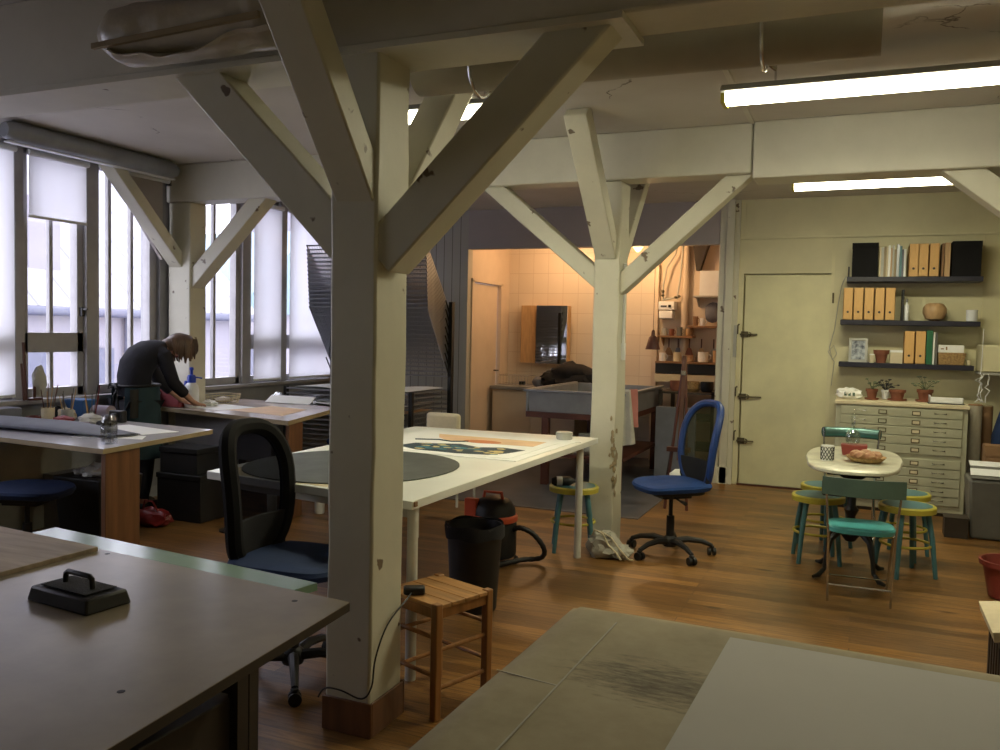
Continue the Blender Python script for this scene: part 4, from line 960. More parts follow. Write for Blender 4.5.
b = MB(); b.lathe([(.016, 0), (.018, .005), (.018, .14), (.008, .155), (.007, .17)], (.365, 8.66, 1.685), 16); build('body', b, M['whiteplas'], t)
b = MB(); b.lathe([(.010, .17), (.010, .195), (.006, .2)], (.365, 8.66, 1.685), 12); build('cap', b, M['greyplas'], t)
boxy('folder', .322, .342, 8.64, 8.84, 1.685, 1.97, 'black', 'black folder between the five birch files and the slim bottle', 'folder')
t = thing('picture_frame', 'small silver picture frame at the left of the lowest shelf', 'picture frame', (-.03, 8.68, 1.29))
rm = rotm('X', -.12)
b = MB()
for c_, s_ in (((0, 0, .012), (.165, .015, .024)), ((0, 0, .215), (.165, .015, .024)), ((-.071, 0, .113), (.024, .015, .20)), ((.071, 0, .113), (.024, .015, .20))):
    b.obox(Vector((-.03, 8.70, 1.29)) + rm @ Vector(c_), s_, rm)
build('frame', b, M['steel'], t, bev=.002)
b = MB(); b.obox(Vector((-.03, 8.704, 1.29)) + rm @ Vector((0, 0, .113)), (.12, .004, .18), rm); build('photograph', b, M['photo'], t)
t = thing('plant_pot', 'empty terracotta pot on the lowest shelf beside the picture frame', 'pot', (.17, 8.70, 1.29))
b = MB(); b.lathe([(.04, 0), (.055, .08), (.066, .082), (.07, .12), (.06, .12), (.05, .08), (0, .02)], (.17, 8.70, 1.29), 24); build('pot', b, M['terracotta'], t)
for i, (xx0, xx1, l) in enumerate(((.07, .11, 'left of the pot'), (.245, .35, 'right of the pot'))):
    t = thing('white_box', 'low white box on the lowest shelf, just ' + l, 'box', ((xx0 + xx1) / 2, 8.66, 1.29))
    b = MB(); b.box(xx0, xx1, 8.66, 8.80, 1.29, 1.36 if i == 0 else 1.40); build('body', b, M['cream'], t, bev=.002)
    b = MB(); b.box(xx0 - .001, xx1 + .001, 8.659, 8.801, 1.36 if i == 0 else 1.39, 1.37 if i == 0 else 1.412); build('lid', b, M['paper'], t, bev=.002)
boxy('binder', .54, .59, 8.64, 8.86, 1.29, 1.60, 'green', 'dark green ring binder on the lowest shelf', 'binder')
boxy('book', .595, .61, 8.65, 8.85, 1.29, 1.585, 'paper', 'thin white book right of the green binder', 'book')
boxy('book', .612, .632, 8.66, 8.85, 1.29, 1.58, 'greyplas', 'thin grey book beside the white one on the lowest shelf', 'book')
b = MB(); b.hexa([(.645, 8.66, 1.29), (.85, 8.66, 1.29), (.85, 8.82, 1.29), (.645, 8.82, 1.29), (.64, 8.65, 1.40), (.865, 8.65, 1.40), (.865, 8.83, 1.40), (.64, 8.83, 1.40)]); o = build('wicker_basket', b, M['wicker'], bev=.006); tag(o, 'brown wicker basket at the right of the lowest shelf', 'basket')
t = thing('label_box', 'long white printed box resting on the wicker basket', 'box', (.75, 8.70, 1.40))
b = MB(); b.box(.64, .845, 8.66, 8.80, 1.402, 1.47); build('body', b, M['paper'], t, bev=.002)
b = MB(); b.box(.70, .712, 8.658, 8.66, 1.425, 1.455); b.box(.66, .685, 8.658, 8.66, 1.43, 1.44); build('printed_mark', b, M['brown'], t)
boxy('tea_light', .875, .905, 8.68, 8.74, 1.29, 1.34, 'cream', 'small pale block at the right end of the lowest shelf', 'block', bev=.008)
t = thing('router_antenna', 'upright black antenna with a cable hanging down the wall left of the shelves', 'antenna', (-.145, 8.64, 2.085))
b = MB(); b.tube([(-.14, 8.62, 2.087), (-.14, 8.62, 2.18)], .007, 8); build('antenna', b, M['black'], t)
b = MB(); b.tube([(-.16, 8.61, 2.09), (-.175, 8.60, 2.06), (-.20, 8.72, 2.0), (-.225, 8.87, 1.85), (-.25, 8.87, 1.6), (-.29, 8.87, 1.42), (-.26, 8.87, 1.30), (-.22, 8.87, 1.36), (-.25, 8.87, 1.44), (-.30, 8.87, 1.38), (-.24, 8.87, 1.28), (-.26, 8.87, 1.05)], .004, 6); build('cable', b, M['steel'], t)

# ------------------------------------------------------------------ right edge
t = thing('wall_cupboard', 'pale cream wall cupboard at the right edge beside the shelves', 'cupboard', (1.30, 8.6, 1.22))
b = MB(); b.box(.965, 1.9, 8.45, YB - .001, 1.24, 1.48); build('body', b, M['wall'], t, bev=.012)
b = MB(); b.box(.975, 1.42, 8.44, 8.452, 1.25, 1.47); build('door', b, M['wall'], t, bev=.003)
b = MB(); b.box(.96, 1.9, 8.44, YB - .001, 1.22, 1.24); build('lower_rail', b, M['steel'], t)
b = MB(); rnd = random.Random(2)
for k in range(3):
    p = [(.955 + .03 * k, 8.42, 1.23)]
    for q in range(9): p.append((.945 + .03 * k + rnd.uniform(-.03, .03), 8.42 + rnd.uniform(-.012, .012), 1.20 - q * .027 - k * .004))
    b.tube(p, .0045, 6)
b.tube([(.945, 8.41, 1.0), (.92, 8.41, .98), (.99, 8.41, .985), (.94, 8.42, 1.01)], .006, 6)
b.tube([(.968, 8.44, 1.62), (.966, 8.44, 1.4), (.96, 8.43, 1.22)], .0035, 6)
o = build('cable_bundle', b, M['whiteplas']); tag(o, 'tangle of white cables hanging below the cream wall cupboard', 'cables')
t = thing('cardboard_tube', 'tall grey rolled tube standing right of the file cabinet', 'tube', (.925, 8.35, 0))
b = MB(); b.tube([(.925, 8.35, 0), (.925, 8.36, .955)], .055, 20); build('roll', b, M['cardtube'], t)
b = MB(); b.lathe([(.05, .955), (.057, .957), (.052, .966), (0, .968)], (.925, 8.36, 0), 20); build('end_cap', b, M['brown'], t)
t = thing('cardboard_tube', 'brown rolled tube behind the grey one beside the file cabinet', 'tube', (1.03, 8.5, 0))
b = MB(); b.tube([(1.03, 8.50, 0), (1.03, 8.52, .94)], .05, 18); build('roll', b, M['brown'], t)
b = MB(); b.lathe([(.046, .94), (.052, .942), (.048, .95), (0, .952)], (1.03, 8.52, 0), 18); build('end_cap', b, M['edge'], t)
b = MB(); b.blob((1.25, 8.4, .55), (.19, .12, .52), .12, 2.2, 3, 3, flat=-.55); o = build('hanging_coat', b, M['navyfab']); tag(o, 'dark blue fabric bundle standing below the wall cupboard at the right edge', 'fabric')
t = thing('cardboard_sheet', 'brown cardboard box behind the grey swing-lid bin', 'box', (1.03, 7.95, 0))
b = MB(); b.box(.96, 1.14, 7.88, 8.08, 0, .66); build('body', b, M['brown'], t, bev=.003)
b = MB(); b.box(.955, 1.145, 7.875, 7.9, .58, .665); build('flap', b, M['brown'], t)
t = thing('swing_bin', 'grey bin with white curved lid at the right edge', 'bin', (.95, 7.5, 0))
b = MB(); b.hexa([(.86, 7.34, 0), (1.10, 7.34, 0), (1.10, 7.62, 0), (.86, 7.62, 0), (.83, 7.30, .46), (1.15, 7.30, .46), (1.15, 7.66, .46), (.83, 7.66, .46)]); build('body', b, M['greyplas'], t, bev=.02)
b = MB(); b.sheet(lambda u, v: (.845 + .29 * u, 7.30 + .36 * v, .47 + .10 * math.sin(PI * v) ** .8), 6, 14, .012); build('lid', b, M['greyplas'], t)
for k, (v0, v1) in enumerate(((.03, .17), (.25, .55))):
    b = MB(); b.sheet(lambda u, v: (.84 + .30 * u, 7.30 + .36 * (v0 + (v1 - v0) * v), .480 + .10 * math.sin(PI * (v0 + (v1 - v0) * v)) ** .8), 6, 8, .006); build('lid_band', b, M['whiteplas'], t)
t = thing('wooden_crate', 'small dark brown wooden box on the floor by the cabinet', 'box', (.72, 7.4, 0))
b = MB(); b.box(.64, .80, 7.30, 7.31, 0, .15); b.box(.64, .80, 7.46, 7.47, 0, .15); b.box(.64, .65, 7.31, 7.46, 0, .15); b.box(.79, .80, 7.31, 7.46, 0, .15); b.box(.65, .79, 7.31, 7.46, 0, .01); build('sides', b, M['edgedark'], t, bev=.002)
b = MB(); b.box(.635, .805, 7.295, 7.475, .15, .156); build('lid', b, M['edgedark'], t)
t = thing('plant_pot', 'glazed dark red plant pot on the floor at the right edge', 'pot', (.86, 5.75, 0))
b = MB(); b.lathe([(.10, 0), (.115, .01), (.15, .19), (.168, .195), (.172, .225), (.158, .225), (.145, .18), (.11, .03), (0, .03)], (.86, 5.72, 0), 32); build('pot', b, M['redpot'], t)
b = MB(); b.lathe([(.135, .15), (.138, .16), (0, .165)], (.86, 5.72, 0), 24); build('soil', b, M['edgedark'], t)
t = thing('slatted_stool', 'dark slatted stool with cream cushion at the lower right edge', 'stool', (.61, 3.66, 0))
b = MB()
for k in range(6): b.box(.455 + k * .052, .487 + k * .052, 3.47, 3.485, .02, .40)
build('slat', b, M['edgedark'], t, bev=.003)
b = MB()
for k in range(6): b.box(.445, .46, 3.47 + k * .06, 3.50 + k * .06, .02, .40)
build('slat', b, M['edgedark'], t, bev=.003)
b = MB(); b.box(.44, .78, 3.46, 3.84, .395, .425); build('seat', b, M['edgedark'], t, bev=.006)
b = MB(); b.box(.44, .78, 3.46, 3.84, 0, .03); build('base', b, M['edgedark'], t, bev=.004)
t = thing('seat_cushion', 'folded cream cushion lying on the dark slatted stool', 'cushion', (.6, 3.68, .425))
b = MB(); b.sheet(lambda u, v: (.415 + .16 * u, 3.45 + .40 * v, .447 + .010 * math.sin(PI * u)), 8, 12, .035); build('fold', b, M['cream'], t)
b = MB(); b.sheet(lambda u, v: (.575 + .2 * u, 3.45 + .40 * v, .447 + .012 * math.sin(PI * u)), 8, 12, .035); build('fold', b, M['oak'], t)

for o in list(COL.objects):
    if o.parent is None and o.name in ('slatted_stool', 'seat_cushion'): o.location.x += .06
    if o.parent is None and o.name == 'swing_bin': o.location.x -= .04

# ------------------------------------------------------------------ kitchen corner
t = thing('washing_trough', 'long grey zinc washing trough on a dark red wooden stand', 'sink', (-2.55, 8.7, 0))
x0, x1, y0, y1, z0, z1 = -3.05, -2.06, 7.86, 9.50, .72, .93
b = MB(); th = .02
b.hexa([(x0 + .03, y0 + .02, z0), (x1 - .02, y0 + .02, z0), (x1 - .02, y0 + .05, z0), (x0 + .03, y0 + .05, z0), (x0, y0, z1), (x1, y0, z1), (x1, y0 + .02, z1), (x0, y0 + .02, z1)])
b.box(x0, x0 + th, y0, y1, z0, z1); b.box(x1 - th, x1, y0, y1, z0, z1); b.box(x0, x1, y1 - th, y1, z0, z1); b.box(x0 + .02, x1 - .02, y0 + .02, y1, z0, z0 + .015); build('basin', b, M['greysteel'], t, bev=.003)
b = MB(); b.box(x0 - .02, x1 + .03, y0 - .02, y0 + .02, z1 - .01, z1 + .012); b.box(x1 - .01, x1 + .035, y0, y1, z1 - .01, z1 + .012); b.box(x0 - .03, x0 + .01, y0, y1, z1 - .01, z1 + .012); build('rim', b, M['greysteel'], t, bev=.004)
b = MB(); b.box(x0 + .01, x1, y0 - .01, y0 + .03, .665, .72); b.box(x1 - .04, x1, y0, y1, .665, .72); b.box(x0, x0 + .04, y0, y1, .665, .72); build('stand_rail', b, M['darkwood'], t, bev=.003)
for x, y in ((-2.84, 7.88), (-2.10, 7.88), (-2.84, 9.4), (-2.10, 9.4)):
    b = MB(); b.box(x - .035, x + .035, y - .035, y + .035, 0, .665); build('leg', b, M['darkwood'], t, bev=.004)
b = MB(); b.box(-2.88, -2.06, 7.90, 9.4, .28, .31); build('lower_shelf', b, M['darkwood'], t)
for x, s_, m_, l in ((-2.68, .10, 'clearglass', 'round clear glass jar under the trough'), (-2.45, .12, 'steel', 'pale metal basin under the trough'), (-2.25, .07, 'orange', 'small orange-red pot under the trough')):
    b = MB(); b.lathe([(s_ * .6, 0), (s_, .04), (s_, .15), (s_ * .8, .18), (s_ * .85, .2), (s_ * .72, .18), (s_ * .9, .14), (s_ * .9, .05), (0, .02)], (x, 8.05, .312), 20); o = build('jar', b, M[m_], loc=(x, 8.05, .312)); tag(o, l, 'container')
boxy('paper_stack', -2.82, -2.50, 8.02, 8.2, .312, .36, 'paper', 'white stack of paper lying on the trough shelf', 'paper')
t = thing('sink_counter', 'tiled kitchen counter with pale cupboard at the left of the trough', 'counter', (-3.3, 9.85, 0))
b = MB(); b.box(KXL + .01, -2.34, 9.55, KY - .005, .80, .84); build('worktop', b, M['greysteel'], t, bev=.004)
b = MB(); b.box(KXL + .03, -3.1, 9.60, KY - .005, 0, .80); build('cupboard', b, M['kwall'], t, bev=.004)
b = MB(); b.box(KXL + .06, -3.66, 9.588, 9.6, .05, .77); build('door', b, M['kwall'], t, bev=.003)
t = thing('mirror_cabinet', 'small bathroom mirror cabinet on the tiled kitchen wall', 'mirror', (-3.6, 10.05, 1.2))
b = MB(); b.box(-3.98, -3.36, 10.02, KY - .001, 1.12, 1.84); build('carcass', b, M['oak'], t, bev=.003)
b = MB(); b.obox((-3.545, 9.955, 1.48), (.40, .02, .72), rotm('Z', R(2.0))); build('mirror_door', b, M['mirror'], t)
b = MB(); b.obox((-3.87, 10.01, 1.48), (.20, .02, .72)); build('side_door', b, M['oak'], t, bev=.003)
t = thing('dark_coat', 'black cloth heaped on the counter behind the trough', 'cloth', (-3.25, 9.6, .84))
b = MB(); b.blob((-3.18, 9.72, .97), (.30, .18, .18), .3, 2.6, 5, 3, flat=-.13); b.blob((-3.42, 9.70, .93), (.15, .14, .12), .35, 3, 8, 3, flat=-.09); build('cloth', b, M['blackmat'], t)
b = MB(); b.blob((-3.58, 9.68, .90), (.09, .08, .07), .35, 3, 1, 2, flat=-.06); build('grey_fold', b, M['darkgrey'], t)
t = thing('wire_rack', 'empty wire dish rack on the counter beneath the mirror', 'rack', (-3.95, 9.75, .84))
b = MB()
for z in (.86, .97): b.tube([(-4.12, 9.62, z), (-3.72, 9.62, z), (-3.72, 9.90, z), (-4.12, 9.90, z)], .004, 6, closed=True)
for k in range(11): b.tube([(-4.12 + .04 * k, 9.62, .86), (-4.12 + .04 * k, 9.62, .97)], .002, 5)
build('wire_frame', b, M['chrome'], t)
b = MB(); b.lathe([(.03, .855), (.04, .86), (.04, .90), (0, .90)], (-3.82, 9.70, 0), 16); build('soap_dish', b, M['black'], t)
# towel on the trough edge
t = thing('towel', 'grey white towel hanging over the near right corner of the trough', 'towel', (-2.0, 7.95, .4))
def tw(u, v):
    q = max(0, (v - .12) / .88)
    lift = .975 if v < .12 else .972
    return (-2.13 + .17 * u * (.75 + .35 * q) + .012 * math.sin(u * 9), 7.86 - .05 * min(1, v / .12) + .06 * u + .012 * math.sin(u * 12 + q), lift - .55 * q + .05 * u * q)
b = MB(); b.sheet(tw, 18, 22, .008); build('cloth', b, M['cloth'], t)
b = MB(); b.sheet(lambda u, v: (-2.005 + .06 * u + .02 * v, 7.87 + .06 * u + .01 * math.sin(v * 6), .985 - .36 * v), 8, 18, .006); o = build('towel', b, M['pink']); tag(o, 'thin pink cloth hanging beside the grey towel on the trough corner', 'towel')
# back wall of the kitchen: heater, pipes, lamp, plate racks, shelves
t = thing('water_heater', 'small white gas meter box with pipes above it on the kitchen wall', 'meter', (-2.12, 10.0, 1.78))
b = MB(); b.box(-2.22, -2.03, 9.94, 10.10, 1.80, 1.90); b.box(-2.21, -2.05, 9.94, 10.10, 1.70, 1.79); build('case', b, M['whiteplas'], t, bev=.008)
b = MB(); b.box(-2.10, -2.07, 9.932, 9.94, 1.83, 1.86); b.box(-2.19, -2.12, 9.934, 9.94, 1.835, 1.852); build('dial', b, M['black'], t)
b = MB(); b.tube([(-2.18, 10.02, 1.90), (-2.18, 10.0, 2.1), (-2.14, 9.98, 2.3), (-2.05, 10.0, 2.45), (-2.0, 10.05, 2.7)], .010, 8); b.tube([(-2.02, 10.02, 1.93), (-1.98, 10.0, 2.2), (-1.96, 10.02, 2.7)], .010, 8); b.tube([(-2.18, 10.02, 1.92), (-2.0, 10.02, 1.96)], .012, 8)
build('pipe', b, M['steel'], t)
b = MB()
for x, z in ((-2.18, 2.02), (-2.18, 1.97), (-2.03, 1.95), (-1.99, 1.96)): b.blob((x, 9.99, z), (.022, .025, .018), .1, 2, 1, 1)
build('valve', b, M['brass'], t)
b = MB(); b.tube([(-1.93, 10.05, 1.0), (-1.93, 10.05, 2.72)], .04, 14); o = build('flue_pipe', b, M['kwall']); tag(o, 'cream painted vertical pipe on the kitchen wall right of the meter', 'pipe')
t = thing('pendant_lamp', 'dark brown conical lamp shade hanging near the kitchen pipe', 'lamp', (-2.12, 9.2, 1.32))
b = MB(); b.lathe([(.078, 0), (.080, .004), (.045, .13), (.025, .15), (.022, .15), (.042, .125), (.074, .008)], (-2.10, 9.2, 1.345), 24); build('lamp_shade', b, M['lampbrown'], t)
b = MB(); b.lathe([(.024, .15), (.018, .2), (.008, .215)], (-2.10, 9.2, 1.345), 14); build('lamp_holder', b, M['lampbrown'], t)
b = MB(); b.tube([(-2.10, 9.2, 1.555), (-2.10, 9.2, 2.72)], .003, 5); build('cord', b, M['black'], t)
t = thing('ceiling_lamp', 'warm lit triangular glass lamp under the kitchen ceiling', 'lamp', (-2.15, 9.45, 2.4))
b = MB(); b.lathe([(.01, -.17), (.03, -.15), (.13, -.02), (.17, 0.0), (.16, .01)], (-2.36, 9.45, 2.60), 24); build('glass_shade', b, M['bulb'], t)
b = MB(); b.lathe([(.05, .0), (.05, .12)], (-2.36, 9.45, 2.60), 16); build('ceiling_rose', b, M['brass'], t)
def kshelf(x0, x1, z, label, m_='brown', y0=9.86):
    b = MB(); b.box(x0, x1, y0, 10.09, z - .022, z); b.prism([(0, 0), (.16, 0), (0, -.1)], x0 + .02, x0 + .035, mt=Matrix(((0, 0, 1), (-1, 0, 0), (0, 1, 0))), c=(0, 10.09, z - .022)); o = build('kitchen_shelf', b, M[m_], bev=.002); tag(o, label, 'shelf')
kshelf(-1.80, -1.38, 1.965, 'small upper kitchen shelf bearing a white box', 'steel')
kshelf(-1.86, -1.38, 1.62, 'brown kitchen shelf under the hanging cloths', 'brown')
kshelf(-2.20, -1.80, 1.50, 'brown kitchen rack with mugs on it, below the meter', 'brown')
kshelf(-2.22, -1.42, 1.20, 'long lower kitchen shelf above the worktop', 'brown')
boxy('storage_box', -1.74, -1.45, 9.90, 10.08, 1.966, 2.25, 'whiteplas', 'tall white box on the small upper kitchen shelf', 'box')
b = MB(); b.hexa([(-1.80, 9.98, 2.26), (-1.76, 9.98, 2.26), (-1.76, 10.09, 2.26), (-1.80, 10.09, 2.26), (-1.86, 9.96, 2.70), (-1.62, 9.96, 2.70), (-1.62, 10.09, 2.70), (-1.86, 10.09, 2.70)]); o = build('dark_curtain', b, M['edgedark']); tag(o, 'dark pleated cloth hanging from the kitchen ceiling at the right', 'cloth')
b = MB(); b.blob((-1.60, 10.0, 1.78), (.09, .05, .12), .35, 3, 12, 2); o = build('hanging_cloth', b, M['darkgrey']); tag(o, 'grey and white rag bunched on the wall above the brown kitchen shelf', 'cloth')
mugs = [(-2.14, 1.50, .032, .09, 'steel'), (-2.05, 1.50, .03, .08, 'terracotta'), (-1.96, 1.50, .034, .10, 'greyplas'), (-1.86, 1.50, .03, .085, 'oak'), (-2.15, 1.20, .04, .10, 'whiteplas'), (-1.98, 1.20, .045, .11, 'cream'), (-1.84, 1.20, .05, .08, 'bread'), (-1.68, 1.20, .06, .12, 'paper'), (-1.52, 1.20, .05, .14, 'oak'), (-1.78, 1.62, .03, .11, 'brown'), (-1.70, 1.62, .03, .09, 'whiteplas')]
names = ['grey mug at the left end of the mug rack', 'terracotta beaker second along the mug rack', 'dark mug third along the mug rack', 'tan mug at the right end of the mug rack', 'white jar at the left of the long lower shelf', 'cream jar second on the long lower shelf', 'brown patterned bowl on the long lower shelf', 'large white pot on the long lower shelf', 'tan jar at the right end of the long lower shelf', 'brown beaker on the brown shelf under the rag', 'white beaker on the brown shelf under the rag']
for (x, z, r_, h_, m_), l in zip(mugs, names):
    t = thing('kitchen_jar', l, 'jar', (x, 9.94, z))
    b = MB(); b.lathe([(r_ * .85, 0), (r_, .006), (r_, h_), (r_ * .9, h_), (r_ * .88, .01), (0, .01)], (x, 9.94, z), 18); build('body', b, M[m_], t)
    b = MB(); b.tube([(x + r_ * .95, 9.94, z + h_ * .8), (x + r_ * 1.5, 9.93, z + h_ * .7), (x + r_ * 1.5, 9.93, z + h_ * .4), (x + r_ * .95, 9.94, z + h_ * .25)], .004, 6); build('handle', b, M[m_], t)
for i, (x, m_, l) in enumerate(((-2.10, 'brown', 'brown brush hanging left under the mug rack'), (-1.99, 'darkgrey', 'dark brush hanging second under the mug rack'), (-1.86, 'terracotta', 'reddish broad brush hanging under the mug rack'), (-1.72, 'oak', 'tan round brush hanging under the brown shelf'), (-1.58, 'steel', 'metal ladle hanging under the brown shelf'))):
    t = thing('hanging_brush', l, 'brush', (x, 10.0, 1.28))
    b = MB(); b.tube([(x, 10.04, 1.47), (x, 10.04, 1.36)], .008, 8); build('handle', b, M['darkwood'], t)
    b = MB(); b.hexa([(x - .05, 10.02, 1.27), (x + .05, 10.02, 1.27), (x + .05, 10.06, 1.27), (x - .05, 10.06, 1.27), (x - .02, 10.03, 1.36), (x + .02, 10.03, 1.36), (x + .02, 10.05, 1.36), (x - .02, 10.05, 1.36)]); build('head', b, M[m_], t, bev=.004)
t = thing('dish_rack', 'black tray and rack unit below the kitchen shelves', 'rack', (-1.8, 9.9, 1.0))
b = MB(); b.box(-2.22, -1.42, 9.88, 10.09, 1.06, 1.177); build('tray', b, M['black'], t, bev=.004)
b = MB(); b.box(-2.22, -1.42, 9.86, 9.88, .96, 1.05); build('white_front', b, M['cream'], t, bev=.003)
t = thing('kitchen_unit', 'dark kitchen shelf unit with clutter at the right of the trough', 'shelf unit', (-1.7, 9.4, 0))
for z in (.30, .62, .90):
    b = MB(); b.box(-2.0, -1.40, 9.1, 9.8, z - .02, z); build('shelf_board', b, M['edgedark'], t)
for x, y in ((-1.98, 9.12), (-1.42, 9.12), (-1.98, 9.78), (-1.42, 9.78)):
    b = MB(); b.box(x - .02, x + .02, y - .02, y + .02, 0, .92); build('leg', b, M['edgedark'], t)
for x, s_, m_, l in ((-1.85, .07, 'terracotta', 'reddish pot on top of the dark kitchen unit'), (-1.68, .08, 'wicker', 'small wicker basket on top of the dark kitchen unit'), (-1.52, .07, 'black', 'black pan on top of the dark kitchen unit')):
    b = MB(); b.lathe([(s_ * .7, 0), (s_, .03), (s_, .11), (s_ * .9, .11), (s_ * .85, .02), (0, .02)], (x, 9.3, .90), 18); o = build('pan', b, M[m_], loc=(x, 9.3, .90)); tag(o, l, 'pot')
t = thing('easel', 'folded brown wooden tripod easel leaning between the trough and the blue chair', 'easel', (-1.45, 7.4, 0))
for a_, c_ in (((-1.52, 7.30, 0), (-1.42, 7.42, 1.26)), ((-1.33, 7.30, 0), (-1.40, 7.42, 1.26)), ((-1.62, 7.72, 0), (-1.41, 7.46, 1.24))):
    b = MB(); b.beam(a_, c_, .022, .018); build('leg', b, M['darkwood'] if a_[1] < 7.5 else M['edgedark'], t, bev=.003)
b = MB(); b.beam((-1.42, 7.36, .42), (-1.41, 7.42, 1.33), .04, .02); build('mast', b, M['brownwood'], t, bev=.003)
b = MB(); b.box(-1.52, -1.32, 7.30, 7.36, .50, .54); build('ledge', b, M['darkwood'], t, bev=.003)
b = MB(); b.box(-1.43, -1.39, 7.38, 7.42, 1.16, 1.20); build('clamp', b, M['chrome'], t)
b = MB(); b.blob((-1.17, 6.05, .515), (.06, .05, .035), .35, 3, 15, 2, flat=-.03); o = build('paper_scrap', b, M['paper']); tag(o, 'crumpled white paper on the back of the blue chair seat', 'paper')
boxy('grey_board', -1.90, -1.50, 8.55, 8.60, .0, .78, 'darkgrey', 'dark grey board standing upright right of the trough', 'board')

# ------------------------------------------------------------------ print drying rack
t = thing('drying_rack', 'tall print drying rack of hinged wire trays by the windows', 'rack', (-4.68, 7.7, 0))
RX0, RX1, RY = -5.40, -3.98, 8.0
def traymesh(dep):
    b = MB(); W_ = RX1 - RX0
    b.box(0, W_, -.006, .006, -.006, .006); b.box(0, W_, -dep - .006, -dep + .006, -.006, .006)
    b.box(0, .012, -dep, 0, -.006, .006); b.box(W_ - .012, W_, -dep, 0, -.006, .006)
    for k in range(1, 46): x = W_ * k / 46; b.box(x - .002, x + .002, -dep, 0, -.0015, .0015)
    for k in range(1, 8): y = -dep * k / 8; b.box(0, W_, y - .002, y + .002, -.002, .002)
    return b
b = traymesh(.86); tr0 = build('tray', b, M['meshtray'], t, w=False); tr0.location = (RX0 + 4.68, RY - 7.7, 1.08)
ups = [1.02 + .045 * i for i in range(16)]
first = True
for i, z in enumerate(ups):
    o = tr0 if first else tr0.copy()
    if not first: COL.objects.link(o); o.parent = t
    first = False
    o.location = (RX0 + 4.68, RY - 7.7, z); o.rotation_euler = (R(-55 + .3 * i), 0, 0)
for i in range(13):
    o = tr0.copy(); COL.objects.link(o); o.parent = t; o.location = (RX0 + 4.68, RY - 7.7, .28 + .05 * i); o.rotation_euler = (0, 0, 0)
for x in (RX0 - .02, RX1 + .02):
    b = MB(); b.box(x - .02, x + .02, RY - .03, RY + .03, 0, 1.80); build('upright', b, M['black'], t)
    b = MB(); b.box(x - .018, x + .018, RY - .86, RY + .03, .18, .22); b.box(x - .018, x + .018, RY - .86, RY - .82, 0, .9); build('side_frame', b, M['black'], t)
    b = MB()
    for z in ups[::2]: b.tube([(x, RY - .03, z), (x, RY - .14, z + .16)], .008, 6)
    build('spring', b, M['black'], t)
b = MB(); b.sheet(lambda u, v: (RX0 + .06 + 1.32 * u, RY - .80 + .76 * v, .895 + .012 * math.sin(u * 9)), 20, 6, .002); o = build('drying_print', b, M['paper']); tag(o, 'large white print drying on the topmost level tray of the rack', 'print')
b = MB(); b.sheet(lambda u, v: (RX0 + .02 + 1.32 * u, RY - .93 + .70 * v, .742 + .015 * math.sin(u * 7)), 20, 6, .002); o = build('drying_print', b, M['paper']); tag(o, 'white print edge showing lower in the drying rack, left part', 'print')
b = MB(); b.sheet(lambda u, v: (-4.6 + .60 * u, RY - 1.02 + .70 * v, .695 - .05 * math.sin(PI * u) * (1 - v)), 16, 8, .002); o = build('drying_print', b, M['inkpeach']); tag(o, 'sagging peach-coloured sheet sticking out of the drying rack beside the near post', 'print')
t = thing('chair', 'pale chair with a squared padded back behind the white table', 'chair', (-3.25, 6.55, 0))
b = MB(); b.box(-3.42, -3.10, 6.44, 6.50, .60, .80); build('backrest', b, M['cream'], t, bev=.03)
b = MB(); b.box(-3.43, -3.09, 6.50, 6.85, .43, .47); build('seat', b, M['cream'], t, bev=.015)
for x in (-3.40, -3.12):
    for y in (6.47, 6.82):
        b = MB(); b.tube([(x, y, 0), (x, y, .44 if y > 6.6 else .62)], .012, 8); build('leg', b, M['steel'], t)

# ------------------------------------------------------------------ clutter under and on the window tables
t = thing('waste_bin', 'black bin full of crumpled paper under the nearer window table', 'bin', (-4.62, 4.10, 0))
b = MB(); b.hexa([(-4.80, 3.98, 0), (-4.46, 3.98, 0), (-4.46, 4.26, 0), (-4.80, 4.26, 0), (-4.84, 3.94, .50), (-4.42, 3.94, .50), (-4.42, 4.30, .50), (-4.84, 4.30, .50)]); build('body', b, M['black'], t, bev=.01)
b = MB(); b.blob((-4.60, 4.12, .515), (.12, .11, .06), .5, 4, 3, 3); b.blob((-4.74, 4.08, .51), (.05, .05, .03), .5, 4, 7, 2); build('crumpled_paper', b, M['paper'], t)
for nm, bx, m_, l in (('storage_box', (-4.98, -4.55, 4.98, 5.28, 0, .36), 'black', 'black box on the floor in front of the farther window table'), ('storage_box', (-4.97, -4.60, 5.0, 5.25, .36, .56), 'blackmat', 'black crate on top of the black floor box'),
                      ('storage_box', (-5.45, -5.08, 4.36, 4.62, 0, .40), 'sillgrey', 'grey box under the nearer window table, beside the black bin')):
    t = thing(nm, l, 'box', ((bx[0] + bx[1]) / 2, (bx[2] + bx[3]) / 2, bx[4]))
    b = MB(); b.box(*bx[:4], bx[4], bx[5] - .04); build('body', b, M[m_], t, bev=.006)
    b = MB(); b.box(bx[0] - .006, bx[1] + .006, bx[2] - .006, bx[3] + .006, bx[5] - .04, bx[5] - .001); build('lid', b, M[m_], t, bev=.004)
t = thing('shoe_bag', 'dark red bag slumped on the floor near the person', 'bag', (-4.80, 4.75, 0))
b = MB(); b.blob((-4.82, 4.78, .06), (.16, .09, .075), .3, 3, 2, 3, flat=-.06); build('sack', b, M['red'], t)
b = MB(); b.tube([(-4.9, 4.76, .10), (-4.86, 4.74, .19), (-4.78, 4.74, .19), (-4.74, 4.76, .10)], .007, 6); build('strap', b, M['red'], t)
b = MB(); b.blob((-4.20, 4.85, .42), (.055, .03, .065), .3, 3, 6, 2); o = build('paper_bag', b, M['paper']); 
